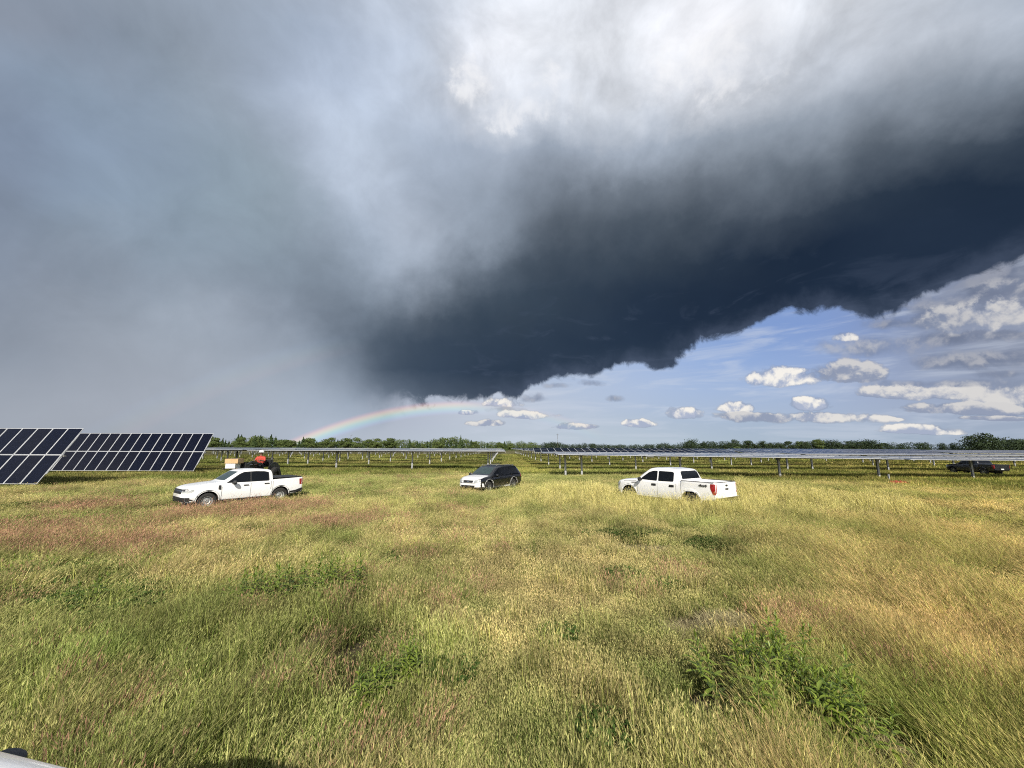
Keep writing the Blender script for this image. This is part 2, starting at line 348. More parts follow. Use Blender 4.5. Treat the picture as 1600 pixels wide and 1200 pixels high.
def mat(name, color, rough=.5, metal=0.0, spec=.5, coat=0.0, bump=0.0, bscale=40, var=0.0, vscale=3.0, trans=0.0):
    m = bpy.data.materials.new(name); m.use_nodes = True; N = NT(m.node_tree)
    p = m.node_tree.nodes['Principled BSDF']
    p.inputs['Base Color'].default_value = (*color, 1); p.inputs['Roughness'].default_value = rough
    p.inputs['Metallic'].default_value = metal; p.inputs['Specular IOR Level'].default_value = spec
    p.inputs['Coat Weight'].default_value = coat; p.inputs['Coat Roughness'].default_value = .06
    p.inputs['Transmission Weight'].default_value = trans
    tc = N.new('ShaderNodeTexCoord').outputs['Object']
    if var:
        n = N.noise(tc, vscale, 5, .6)
        lo = tuple(v*(1-var) for v in color); hi = tuple(min(1, v*(1+var)) for v in color)
        N.put(p.inputs['Base Color'], N.mix(N.rng(n, .3, .7), lo, hi))
        N.put(p.inputs['Roughness'], N.rng(n, .3, .7, max(0, rough-.1), min(1, rough+.1)))
    if bump:
        b = N.new('ShaderNodeBump'); b.inputs['Strength'].default_value = bump; b.inputs['Distance'].default_value = .01
        N.put(b.inputs['Height'], N.noise(tc, bscale, 4, .6)); N.put(p.inputs['Normal'], b.outputs[0])
    return m
def dusty(name, color, rough=.25, coat=.6):
    """car paint with a film of field dust low on the body"""
    m = bpy.data.materials.new(name); m.use_nodes = True; N = NT(m.node_tree); p = m.node_tree.nodes['Principled BSDF']
    tc = N.new('ShaderNodeTexCoord').outputs['Object']; z = N.sep(tc)[2]
    n = N.noise(tc, 4.0, 6, .65)
    f = N.m('MULTIPLY', N.rng(N.m('MULTIPLY_ADD', n, .9, z), 1.15, .65), .26)
    N.put(p.inputs['Base Color'], N.mix(f, color, (.30, .25, .17)))
    N.put(p.inputs['Roughness'], N.m('MULTIPLY_ADD', f, .8, rough)); p.inputs['Coat Weight'].default_value = coat
    p.inputs['Coat Roughness'].default_value = .05
    return m
M = {}
M['white'] = dusty('white_paint', (.82, .82, .82))
M['black_paint'] = dusty('black_paint', (.006, .006, .007), .14)
M['navy_paint'] = dusty('dark_paint', (.012, .014, .020), .25)
M['plastic'] = mat('black_plastic', (.018, .018, .019), .55, bump=.15, bscale=80)
M['grey_plastic'] = mat('grey_cladding', (.42, .42, .40), .5, var=.1)
M['glass'] = mat('tinted_glass', (.006, .007, .009), .05, spec=.26)
M['screen'] = mat('windscreen_glass', (.025, .042, .038), .06, spec=.5)
M['lamp'] = mat('clear_lamp', (.42, .43, .42), .12, spec=.8, metal=.3, coat=.6)
M['lamp_dark'] = mat('lamp_bezel', (.03, .03, .035), .2)
M['red'] = mat('red_lens', (.27, .010, .014), .15, coat=.6)
M['amber'] = mat('amber_lens', (.8, .28, .04), .2)
M['tyre'] = mat('tyre_rubber', (.022, .021, .020), .85, bump=.4, bscale=60, var=.3)
M['steel'] = mat('silver_wheel', (.50, .50, .49), .38, metal=.55, var=.12, vscale=8)
M['alloy'] = mat('alloy_wheel', (.36, .36, .36), .3, metal=.8)
M['chrome'] = mat('chrome', (.6, .6, .6), .12, metal=1.0)
M['galv'] = mat('galvanised_steel', (.36, .37, .38), .5, metal=.3, var=.18, vscale=6)
M['tube'] = mat('torque_tube_steel', (.22, .22, .22), .5, metal=.5, var=.2)
M['dark'] = mat('dark_gap', (.006, .006, .006), .9)
M['bedliner'] = mat('bed_floor', (.33, .33, .32), .7, var=.15)
M['tonneau'] = mat('tonneau_vinyl', (.016, .016, .017), .6, bump=.1)
M['plate'] = mat('number_plate', (.70, .70, .68), .4)
M['carton'] = mat('cardboard', (.52, .34, .18), .8, var=.12)
M['whitebox'] = mat('white_box_card', (.72, .70, .66), .7, var=.06)
M['hivis'] = mat('orange_red_shirt', (.42, .055, .035), .85, var=.2, vscale=9)
M['trouser'] = mat('dark_trousers', (.022, .023, .028), .85)
M['skin'] = mat('skin', (.16, .085, .055), .55)
M['hat'] = mat('hard_hat', (.78, .78, .76), .3)
M['machine'] = mat('dark_machine_paint', (.016, .016, .018), .4)
M['machine_red'] = mat('machine_orange', (.50, .10, .03), .4)
M['boot'] = mat('boots', (.03, .022, .016), .8)
M['rednet'] = mat('red_plastic_netting', (.40, .045, .035), .7, var=.35, vscale=5)
M['cabinet'] = mat('cabinet_paint', (.70, .71, .70), .4, var=.06)
M['wood'] = mat('weathered_pole', (.09, .075, .06), .85, var=.2)
M['wire'] = mat('wire', (.05, .05, .05), .6)

def hgt(x, y):
    """gentle lie of the land"""
    r = math.hypot(x, y)
    f = 1.0 if r < 90 else max(0.0, 1-(r-90)/120)
    return f*(.05*math.sin(x*.31+1.3)*math.cos(y*.27)+.04*math.sin(x*.11-y*.17+.5)+.02*math.sin(x*.9+y*.7)+.012*math.sin(x*1.9-y*1.3))

# ------------------------------------------------------------------ ground
def ground_material():
    m = bpy.data.materials.new('meadow_ground'); m.use_nodes = True; N = NT(m.node_tree); p = m.node_tree.nodes['Principled BSDF']
    P = N.new('ShaderNodeNewGeometry').outputs['Position']
    n1 = N.noise(P, .09, 5, .6); n2 = N.noise(P, 1.1, 7, .65); n3 = N.noise(N.vm('MULTIPLY', P, (.35, 1, 1)), .35, 6, .6)
    n4 = N.noise(P, 24, 6, .7)
    c = N.mix(N.rng(n3, .38, .62), (.070, .078, .030), (.15, .13, .065))
    c = N.mix(N.rng(n1, .42, .62), c, (.13, .12, .055))
    c = N.mix(N.m('MULTIPLY', N.rng(n2, .50, .72), .7), c, (.045, .06, .018))
    r = N.vm('LENGTH', P)
    near = N.rng(r, 30, 70)
    soil = N.mix(N.rng(n4, .35, .7), (.035, .030, .018), (.12, .095, .055))
    c = N.mix(near, soil, c)
    N.put(p.inputs['Base Color'], c); p.inputs['Roughness'].default_value = .95; p.inputs['Specular IOR Level'].default_value = .1
    b = N.new('ShaderNodeBump'); b.inputs['Strength'].default_value = .8; b.inputs['Distance'].default_value = .08
    N.put(b.inputs['Height'], N.m('ADD', n4, n2)); N.put(p.inputs['Normal'], b.outputs[0])
    return m
radii = [0]; 
while radii[-1] < 6000: radii.append(radii[-1]+max(.8, radii[-1]*.07))
nseg = 160; gv = [(0, 0, hgt(0, 0))]; gf = []
for i, r in enumerate(radii[1:]):
    for k in range(nseg):
        t = 2*math.pi*k/nseg; x, y = r*math.cos(t), r*math.sin(t); gv.append((x, y, hgt(x, y)))
    for k in range(nseg):
        k2 = (k+1) % nseg
        if i == 0: gf.append((0, 1+k, 1+k2))
        else: a = 1+(i-1)*nseg; b_ = 1+i*nseg; gf.append((a+k, b_+k, b_+k2, a+k2))
gme = bpy.data.meshes.new('ground'); gme.from_pydata(gv, [], gf); gme.materials.append(ground_material())
gme.polygons.foreach_set('use_smooth', [True]*len(gme.polygons))
ground = tag(link('ground', gme), kind='structure')
# ------------------------------------------------------------------ solar tables
def panel_glass():
    m = bpy.data.materials.new('photovoltaic_glass'); m.use_nodes = True; N = NT(m.node_tree); p = m.node_tree.nodes['Principled BSDF']
    tc = N.new('ShaderNodeTexCoord').outputs['Object']; x, y = N.sep(tc)[:2]
    def gl(v, n, w):   # thin cell lines
        f = N.m('FRACT', N.m('MULTIPLY', N.m('ADD', v, 10.0), n)); return N.m('LESS_THAN', f, w)
    g = N.m('MAXIMUM', gl(x, 5.45, .035), gl(y, 10.9, .05))
    info = N.new('ShaderNodeObjectInfo').outputs['Random']
    base = N.mix(info, (.003, .004, .011), (.006, .006, .011))
    N.put(p.inputs['Base Color'], N.mix(N.m('MULTIPLY', g, .35), base, (.03, .035, .05)))
    n = N.noise(tc, 1.6, 5, .6)
    N.put(p.inputs['Roughness'], N.rng(n, .3, .7, .10, .22)); p.inputs['Specular IOR Level'].default_value = .20
    return m
M['pv'] = panel_glass()
M['frame'] = mat('aluminium_frame', (.66, .67, .68), .38, metal=.25)
MW, ML = 1.13, 2.25          # module width and length
def module_meshes():
    f = MB(); t = .035; w = .026
    for s in (-1, 1):
        f.box((s*(MW/2-w/2), 0, 0), (w, ML, t)); f.box((0, s*(ML/2-w/2), 0), (MW-2*w, w, t))
    g = MB(); g.box((0, 0, -.004), (MW-2*w+.002, ML-2*w+.002, .022))
    one = MB(); one.box((0, 0, -.002), (MW, ML, .03)); one.cur = 1
    e = .0155
    one.add([(-MW/2+w, -ML/2+w, e), (MW/2-w, -ML/2+w, e), (MW/2-w, ML/2-w, e), (-MW/2+w, ML/2-w, e)], [(0, 1, 2, 3)])
    return f.mesh('frame', M['frame']), g.mesh('solar_panel', M['pv']), one.mesh('solar_panel', [M['frame'], M['pv']])
FR_ME, GL_ME, ONE_ME = module_meshes()
PITCHX = 1.155
def post_mesh(h):
    b = MB(); b.box((0, -.07, h/2-.15), (.17, .012, h+.3)); b.box((0, .07, h/2-.15), (.17, .012, h+.3)); b.box((0, 0, h/2-.15), (.012, .14, h+.3))
    return b.mesh('post', M['galv'])
POST = {}
def solar_table(x0, n, y, z, tilt, label, group, detail, slope=0.0, posts=None, twist=0.0):
    """n columns of two portrait modules from x0 to the right; z axis height; tilt>0 faces the camera"""
    cx = x0+n*PITCHX/2
    root = empty('solar_table', (cx, y, hgt(cx, y)))
    tag(root, label, 'solar table', group)
    gz = root.location.z
    L = n*PITCHX
    def zc(x): return z+slope*(x-x0)-gz
    if posts is None: posts = [x0+2.6+9.8*i for i in range(int((L-3)/9.8)+1)]
    for px in posts:
        h = zc(px)+gz-hgt(px, y)
        k = round(h, 2)
        if k not in POST: POST[k] = post_mesh(k)
        if detail > 0: link('post', POST[k], root, (px-cx, 0, hgt(px, y)-gz))
    tb = MB(); tb.box((0, 0, 0), (L+.25, .13, .13))
    rot_tilt = Matrix.Rotation(tilt, 4, 'X')
    sl = Matrix.Rotation(-math.atan(slope), 4, 'Y')
    zmid = zc(cx)
    if detail > 0:
        t = tb.build('torque_tube', M['tube'], root); t.matrix_local = Matrix.Translation((0, 0, zmid)) @ sl
        # purlins carrying the modules
        pb = MB()
        for i in range(n+1):
            pb.box((-L/2+i*PITCHX, 0, .10), (.05, 3.0, .05))
        q = pb.build('purlin', M['galv'], root); q.matrix_local = Matrix.Translation((0, 0, zmid)) @ sl @ rot_tilt
        q['kind'] = 'stuff'
        # slew drive and its gearbox in mid table
        db = MB(); db.lathe([(.02, -.12), (.2, -.12), (.2, .12), (.02, .12)], 14, 'Y'); db.box((.16, 0, -.16), (.2, .2, .22))
        d = db.build('slew_drive', M['tube'], root, rot=(0, 0, math.pi/2)); d.location = (posts[len(posts)//2]-cx, 0, zc(posts[len(posts)//2])-.02)
    base = Matrix.Translation((0, 0, zmid)) @ sl @ rot_tilt
    if detail >= 2:
        for i in range(n):
            for s in (-1, 1):
                wob = random.uniform(-.004, .004)
                mm = base @ Matrix.Translation((-L/2+(i+.5)*PITCHX, s*(ML/2+.012), .145+wob)) @ Matrix.Rotation(random.uniform(-.004, .004), 4, 'X')
                if detail == 3:
                    g = link('solar_panel', GL_ME, root); g.matrix_local = mm; link('frame', FR_ME, g)
                else:
                    g = link('solar_panel', ONE_ME, root); g.matrix_local = mm
    else:
        b = MB()
        for i in range(n):
            for s in (-1, 1):
                x = -L/2+(i+.5)*PITCHX; yy = s*(ML/2+.012)
                b.cur = 0; b.box((x, yy, .143), (MW, ML, .03)); b.cur = 1; e = .1605; w = .03
                b.add([(x-MW/2+w, yy-ML/2+w, e), (x+MW/2-w, yy-ML/2+w, e), (x+MW/2-w, yy+ML/2-w, e), (x-MW/2+w, yy+ML/2-w, e)], [(0, 1, 2, 3)])
        if detail == 1:
            q = b.build('panel_deck', [M['frame'], M['pv']], root); q.matrix_local = base; q['kind'] = 'stuff'
        else:
            # far table: one mesh with posts
            bb = MB()
            for v in b.v:
                pass
            vs = [base @ Vector(v) for v in b.v]; bb.v = [tuple(v) for v in vs]; bb.f = b.f; bb.mi = b.mi
            bb.cur = 2
            for px in posts: bb.box((px-cx, 0, zc(px)/2-.1), (.16, .14, zc(px)+.1))
            me = bb.mesh('solar_table', [M['frame'], M['pv'], M['galv']])
            o = link('solar_table', me, None, root.location)
            tag(o, label, 'solar table', group); bpy.data.objects.remove(root); root = o
    return root

# two steeply tilted tables at the left
def tilted(pt, pb, n, label, L_sl=2*ML+.03):
    """survey the right end of a tilted table from its upper and lower corner"""
    dt, db = ray(*pt), ray(*pb)
    best = None
    for y in np.arange(15, 60, .02):
        P1 = dt*(y/dt.y); x = P1.x; P2 = db*(x/db.x)
        l = math.hypot(P1.y-P2.y, P1.z-P2.z)
        if best is None or abs(l-L_sl) < best[0]: best = (abs(l-L_sl), P1, P2)
    _, P1, P2 = best
    tilt = math.atan2(P1.z-P2.z, P1.y-P2.y); mid = (P1+P2)/2
    nrm = Vector((0, -math.sin(tilt), math.cos(tilt)))*.16
    return solar_table(P1.x-n*PITCHX, n, mid.y-nrm.y, CAM_H+mid.z-nrm.z, tilt, label, 'steeply tilted solar tables', 3)
tA = tilted((131, 669.5), (57, 756.5), 28, 'nearest steeply tilted solar table of dark modules, cut off by the left edge')
tB = tilted((334, 677.5), (302, 736), 28, 'steeply tilted solar table behind the nearest one, its end above the pickup')
# row right of the vehicles, lying nearly flat
R2Y = 38.8
def first_x(px, y): return (px-800)/FPX*y
solar_table(4.3, 28, R2Y, 2.22, R(2.6), 'nearly flat solar table behind the large white pickup, nearest on the right', 'flat solar tables', 3,
            slope=-.0095, posts=[6.9+9.75*i for i in range(4)]+[6.9-1.6])
solar_table(37.2, 28, R2Y, 1.90, R(3.2), 'nearly flat solar table at the right edge with a dark pickup behind it', 'flat solar tables', 3,
            slope=-.004, posts=[45.4+9.75*i for i in range(4)])
rows = [51.3, 63.8, 76.3, 88.8, 101.3, 113.8, 126.3, 138.8, 151.3, 163.8, 176.3, 188.8, 201.3, 213.8, 226.3]
TL = 28*PITCHX
ordw = ['first', 'second', 'third', 'fourth', 'fifth', 'sixth', 'seventh', 'eighth', 'ninth', 'tenth', 'eleventh', 'twelfth', 'thirteenth', 'fourteenth', 'fifteenth', 'sixteenth']
for ri, y in enumerate(rows):
    reach = y*1.42+6
    det = 2 if y < 70 else (1 if y < 105 else 0)
    # left block, ends at a grass lane
    x = -.9-ri*.35; k = 0
    while x > -reach and k < 9:
        lab = 'flat solar table left of the grass lane, %s row, %s from the lane' % (ordw[ri], ordw[k])
        solar_table(x-TL, 28, y, 2.33+.05*math.sin(ri*2.1+k), R(.8+1.0*math.sin(ri*1.7+k*2.3)), lab, 'flat solar tables', det,
                    slope=.002*math.sin(k+ri), posts=[x-2.2-9.9*i for i in range(4)])
        x -= TL+.6; k += 1
    # right block
    x = 3.9-ri*.3; k = 0
    while x < reach and k < 9:
        if ri == 0: tl, zz = R(1.5), 2.15-.06*k
        else: tl, zz = R([0, 8.5, 5.5, 4.5, 6, 3, 4, 4, 3, 4, 3, 4, 3, 3, 3][ri]*(1 if k < 2 else .65)), 2.38
        if y > 51 or True:
            lab = 'solar table right of the grass lane, %s row behind, %s from the lane' % (ordw[ri], ordw[k])
            solar_table(x, 28, y, zz+.03*math.sin(ri+k), tl, lab, 'flat solar tables', det, slope=-.003 if ri == 0 else -.001,
                        posts=[x+2.4+9.9*i for i in range(4)])
        x += TL+.6; k += 1
# ------------------------------------------------------------------ vehicles
def interp(tab, x):
    xs = [p[0] for p in tab]; return float(np.interp(x, xs, [p[1] for p in tab]))
def section(x, S):
    """half section of the body, bottom centre to top centre"""
    zb, zt, w, belt = interp(S['zb'], x), interp(S['zt'], x), interp(S['w'], x), interp(S['belt'], x)
    belt = min(belt, zt-.012); h = zt-belt
    bed = S.get('bed') and S['bed'][0] < x < S['bed'][1]
    p = [(0, zb), (w-.10, zb), (w-.03, zb+.07), (w-.004, zb+.40*(belt-zb)), (w, zb+.62*(belt-zb)), (w-.012, belt-.10), (w-.022, belt-.03), (w-.045, belt)]
    w0 = w-.045
    if bed:
        fl = S['floor']
        p[-2] = (w-.010, belt-.03); p[-1] = (w-.018, belt-.004)
        p += [(w-.03, belt), (w-.085, belt), (w-.10, belt-.02), (w-.11, (belt+fl)/2), (w-.12, fl+.01), (w-.2, fl), (w*.45, fl), (0, fl)]
    else:
        k = min(1.0, max(0.0, (h-.05)/.30)); k = k*k*(3-2*k)
        tum = S.get('tumble', .30); wt = w0-h*tum
        hood = [(w0*.985, belt+h*.30), (w0*.95, belt+h*.55), (w0*.88, belt+h*.75), (w0*.78, belt+h*.88), (w0*.64, belt+h*.95), (w0*.48, belt+h*.98), (w0*.26, zt), (0, zt)]
        rr = .10
        cab = [(w0-.25*h*tum, belt+h*.25), (w0-.5*h*tum, belt+h*.5), (w0-(h-rr)*tum, belt+h-rr), (wt-.005, zt-.062), (wt-.045, zt-.026), (wt-.13, zt-.010), (wt*.5, zt-.002), (0, zt)]
        p += [(a[0]*(1-k)+b[0]*k, a[1]*(1-k)+b[1]*k) for a, b in zip(hood, cab)]
    return p
def loft(S, paint):
    b = MB(); xs = S['xs']; secs = []
    for x in xs:
        s = section(x, S); full = [(x, y, z) for y, z in s]+[(x, -y, z) for y, z in s[-2:0:-1]]
        secs.append(full)
    n = len(secs[0]); 
    for s in secs: b.v += s
    for i in range(len(xs)-1):
        for k in range(n):
            b.f.append((i*n+k, i*n+(k+1) % n, (i+1)*n+(k+1) % n, (i+1)*n+k)); b.mi.append(0)
    b.f.append(tuple(range(n))); b.mi.append(0); b.f.append(tuple(range((len(xs)-1)*n+n-1, (len(xs)-1)*n-1, -1))); b.mi.append(0)
    me = b.mesh('body', [paint, M['dark']])
    # wheel arches cut out of the solid
    cut = MB(); cut.cur = 1
    for ax in S['axles']:
        for s in (-1, 1):
            y0 = s*(S['halfw']+.1); y1 = s*(S['halfw']-.34)
            cut.tube((ax, y0, S['arch_z']), (ax, y1, S['arch_z']), S['arch_r'], 28)
    cme = cut.mesh('cut', [paint, M['dark']])
    oc = bpy.data.objects.new('cut', cme); ob = bpy.data.objects.new('tmp', me); COL.objects.link(ob); COL.objects.link(oc)
    md = ob.modifiers.new('b', 'BOOLEAN'); md.object = oc; md.operation = 'DIFFERENCE'; md.solver = 'EXACT'
    dg = bpy.context.evaluated_depsgraph_get(); dg.update()
    out = bpy.data.meshes.new_from_object(ob.evaluated_get(dg)); out.name = 'body'
    bpy.data.objects.remove(ob); bpy.data.objects.remove(oc)
    out.polygons.foreach_set('use_smooth', [True]*len(out.polygons)); out.set_sharp_from_angle(angle=R(38))
    return out
def rpoly(pts, r=.03, k=3):
    out = []; n = len(pts)
    for i in range(n):
        p, a, c = Vector(pts[i]), Vector(pts[i-1]), Vector(pts[(i+1) % n])
        u, v = (a-p), (c-p); rr = min(r, u.length*.45, v.length*.45); u.normalize(); v.normalize()
        for j in range(k+1):
            t = j/k; q = (p+u*rr)*(1-t)**2+p*2*t*(1-t)+(p+v*rr)*t*t; out.append((q.x, q.y))
    return out
class Skin:
    """patches laid on a body: windows, lamps, doors, trim"""
    def __init__(s, me):
        bm = bmesh.new(); bm.from_mesh(me); s.t = BVHTree.FromBMesh(bm); bm.free()
    def patch(s, name, poly, side, material, parent, off=.004, depth=.012, r=.03, grid=.12, smooth=30):
        poly = rpoly(poly, r) if r else poly
        bm = bmesh.new(); vs = [bm.verts.new((x, y, 0)) for x, y in poly]; bm.faces.new(vs)
        for ax in (0, 1):
            lo = min(p[ax] for p in poly); hi = max(p[ax] for p in poly); g = math.floor(lo/grid)+1
            while g*grid < hi:
                co = [0, 0, 0]; co[ax] = g*grid; no = [0, 0, 0]; no[ax] = 1
                bmesh.ops.bisect_plane(bm, geom=bm.verts[:]+bm.edges[:]+bm.faces[:], plane_co=co, plane_no=no); g += 1
        bmesh.ops.triangulate(bm, faces=bm.faces[:])
        D_ = {'L': Vector((0, -1, 0)), 'R': Vector((0, 1, 0)), 'F': Vector((-1, 0, 0)), 'B': Vector((1, 0, 0)), 'T': Vector((0, 0, -1))}[side]
        last = None; miss = []
        for v in bm.verts:
            u, w = v.co.x, v.co.y
            o = {'L': (u, 3, w), 'R': (u, -3, w), 'F': (6, u, w), 'B': (-6, u, w), 'T': (u, w, 5)}[side]
            hit = s.t.ray_cast(Vector(o), D_)
            if hit[0] is None: miss.append((v, Vector(o))); continue
            v.co = hit[0]-D_*off; last = v.co.copy()
        for v, o in miss:
            q = s.t.find_nearest(last if last else o)[0]
            v.co = o; 
            for i in range(3):
                if abs(D_[i]) > .5: v.co[i] = (last or q)[i]
        be = [e for e in bm.edges if e.is_boundary]
        ex = bmesh.ops.extrude_edge_only(bm, edges=be)
        for v in [g for g in ex['geom'] if isinstance(g, bmesh.types.BMVert)]: v.co += D_*(off+depth)
        bmesh.ops.recalc_face_normals(bm, faces=bm.faces[:])
        me = bpy.data.meshes.new(name); bm.to_mesh(me); bm.free(); me.materials.append(material)
        me.polygons.foreach_set('use_smooth', [True]*len(me.polygons)); me.set_sharp_from_angle(angle=R(smooth))
        # make sure the visible side points outward
        return link(name, me, parent)
    def strip(s, name, path, w, side, material, parent, off=.004, depth=.01):
        a, b = [], []
        P_ = [Vector(p) for p in path]
        for i, p in enumerate(P_):
            d = (P_[min(i+1, len(P_)-1)]-P_[max(i-1, 0)]).normalized(); nrm = Vector((-d.y, d.x))*w/2
            a.append(tuple(p+nrm)); b.append(tuple(p-nrm))
        return s.patch(name, a+b[::-1], side, material, parent, off, depth, r=0)
def mirror_y(poly): return [(-y, z) for y, z in poly][::-1]
def wheel_meshes(rt, rr, wd, style, tmat, rmat):
    t = MB(); h = wd/2
    t.lathe([(rr, -h*.86), (rr+.02, -h), (rt-.055, -h), (rt-.014, -h*.86), (rt, -h*.6), (rt, h*.6), (rt-.014, h*.86), (rt-.055, h), (rr+.02, h), (rr, h*.86)], 36)
    for i in range(36):      # tread lugs
        a = 2*math.pi*i/36; m = Matrix.Rotation(-a, 3, 'Y')
        for q in (-1, 1): t.box(m @ Vector((rt+.001, q*h*.45, 0)), (.016, h*.62, .032), m)
    r = MB(); y = h*.82
    r.lathe([(rr+.012, y+.006), (rr-.014, y+.004), (rr-.02, y-.03), (rr-.045, y-.07), (rr-.045, -h*.8), (rr+.005, -h*.8)], 32)
    if style == 'steel':     # dished disc with two rings of holes
        r.lathe([(rr-.045, y-.07), (rr*.70, y-.035), (rr*.60, y-.028), (rr*.36, y-.055), (rr*.30, y-.02), (.001, y-.015)], 32, closed=False)
        r2 = MB()
        for i in range(16):
            a = 2*math.pi*i/16; r2.tube((math.cos(a)*rr*.70, y-.06, math.sin(a)*rr*.70), (math.cos(a)*rr*.70, y-.026, math.sin(a)*rr*.70), rr*.065, 8)
        for i in range(5):
            a = 2*math.pi*i/5; r2.tube((math.cos(a)*rr*.26, y-.04, math.sin(a)*rr*.26), (math.cos(a)*rr*.26, y+.002, math.sin(a)*rr*.26), .014, 6)
    else:
        n = 5 if style == 'five' else 6; r2 = MB()
        r.lathe([(rr*.26, y-.05), (rr*.26, y-.012), (rr*.18, y-.002), (.001, y-.002)], 20, closed=False)
        for i in range(n):
            a = 2*math.pi*i/n; m = Matrix.Rotation(-a, 3, 'Y')
            for q in ((-.10, .10) if style == 'six' else (0,)):
                m2 = Matrix.Rotation(-(a+q), 3, 'Y'); wsp = rr*(.12 if style == 'six' else .27)
                c0 = m2 @ Vector((rr*.58, y-.03, 0)); r.box(c0, (rr*.80, .03, wsp), m2)
        r2.lathe([(rr-.05, y-.10), (.001, y-.10)], 24, closed=False)
    return (t.mesh('tyre', tmat, 40), r.mesh('rim', rmat, 40), r2.mesh('rim_opening', M['dark'], 40))
def vehicle(spec, loc, head, label, cat='pickup truck'):
    """spec['axles'] = (front, rear); head = heading vector on the ground"""
    rz = math.atan2(head[1], head[0])
    root = empty(spec['name'], loc, rz); tag(root, label, cat)
    S = spec; P_ = S['paint']
    me = loft(S, P_); link('body', me, root); K = Skin(me)
    tm, rm, rd = wheel_meshes(S['rt'], S['rr'], S['tw'], S['wheel'], M['tyre'], S['rim_mat'])
    for ax in S['axles']:
        for s in (1, -1):
            e = bpy.data.objects.new('wheel', None); e.empty_display_size = .1; COL.objects.link(e); e.parent = root
            e.location = (ax, s*(S['halfw']-S['tw']/2-.025), S['rt']); e.rotation_euler = (0, 0, 0 if s > 0 else math.pi)
            if S.get('steer') and ax == S['axles'][0]: e.rotation_euler.z += S['steer']
            link('tyre', tm, e); link('rim', rm, e); link('rim_opening', rd, e)
    # underbody
    u = MB(); f, r_ = S['axles']; z = interp(S['zb'], 0)
    u.box(((f+r_)/2, 0, z-.06), (f-r_+1.2, .9, .14)); u.tube((f, -.7, S['rt']), (f, .7, S['rt']), .06); u.tube((r_, -.7, S['rt']), (r_, .7, S['rt']), .07)
    u.build('chassis', M['dark'], root)
    for sd in 'LR':
        for poly in S['side_windows']: K.patch('side_window', poly, sd, M['glass'], root, off=.005, r=.05)
        if S.get('window_trim'): K.patch('window_trim', S['window_trim'], sd, M['plastic'], root, off=.002, r=.05)
        for poly in S['doors']:
            d = K.patch('door', poly, sd, P_, root, off=.004, depth=.02, r=.05)
        for path in S['seams']: K.strip('panel_seam', path, .014, sd, M['dark'], root, off=.0052, depth=.004)
        for (hx, hz) in S['handles']:
            K.patch('door_handle', [(hx-.11, hz-.02), (hx+.11, hz-.02), (hx+.11, hz+.025), (hx-.11, hz+.025)], sd, S.get('handle_mat', M['plastic']), root, off=.035, depth=.03, r=.015)
            if S.get('handle_cup'): K.patch('handle_recess', [(hx-.15, hz-.055), (hx+.13, hz-.055), (hx+.13, hz+.06), (hx-.15, hz+.06)], sd, M['dark'], root, off=.0055, depth=.004, r=.03)
        for poly, m in S['side_bits']: K.patch('cladding' if m is S.get('clad') else 'side_trim', poly, sd, m, root, off=.012, depth=.02, r=.02)
        if S.get('arch_mat'):
            for ax in S['axles']:
                n = 16; ro, ri = S['arch_r']+S['arch_w'], S['arch_r']-.004
                ze = math.asin(max(-.9, min(.9, (interp(S['zb'], ax)+.035-S['arch_z'])/ro)))
                a0_, a1_ = math.pi-ze, ze
                outer = [(ax+ro*math.cos(a0_+(a1_-a0_)*i/n), S['arch_z']+ro*math.sin(a0_+(a1_-a0_)*i/n)) for i in range(n+1)]
                inner = [(ax+ri*math.cos(a0_+(a1_-a0_)*i/n), S['arch_z']+ri*math.sin(a0_+(a1_-a0_)*i/n)) for i in range(n+1)]
                K.patch('wheel_arch_trim', outer+inner[::-1], sd, S['arch_mat'], root, off=.02, depth=.03, r=0)
        sg = 1 if sd == 'L' else -1
        mx, mz = S['mirror']; wy = S['halfw']
        b = MB(); b.bar((mx, sg*(wy-.12), mz-.03), (mx-.01, sg*(wy+.10), mz), .05, .04)
        bm_ = MB(); q = Matrix.Rotation(0, 3, 'Z'); 
        bm_.lathe([(.001, -.10), (.07, -.085), (.105, -.03), (.108, .05), (.10, .075), (.001, .075)], 16, 'Y')
        vs = [(mx-.02+v[2]*.0+(-v[1])*-.75*-1, sg*(wy+.17+v[0]*1.1), mz+.02+v[2]*.95) for v in bm_.v]
        b.v_off = len(b.v); b.add(vs, bm_.f)
        b.build('door_mirror', S.get('mirror_mat', M['plastic']), root, 40)
    K.patch('windscreen', S['windscreen'], 'F', M['screen'], root, off=.004, r=.06, depth=.006)
    K.patch('rear_window', S['rear_window'], 'B', M['glass'], root, off=.004, r=.06, depth=.006)
    for nm, poly, m, side, off in S['front_bits']+S['rear_bits']:
        K.patch(nm, poly, side, m, root, off=off, depth=.03, r=.02, grid=.08)
    return root, K

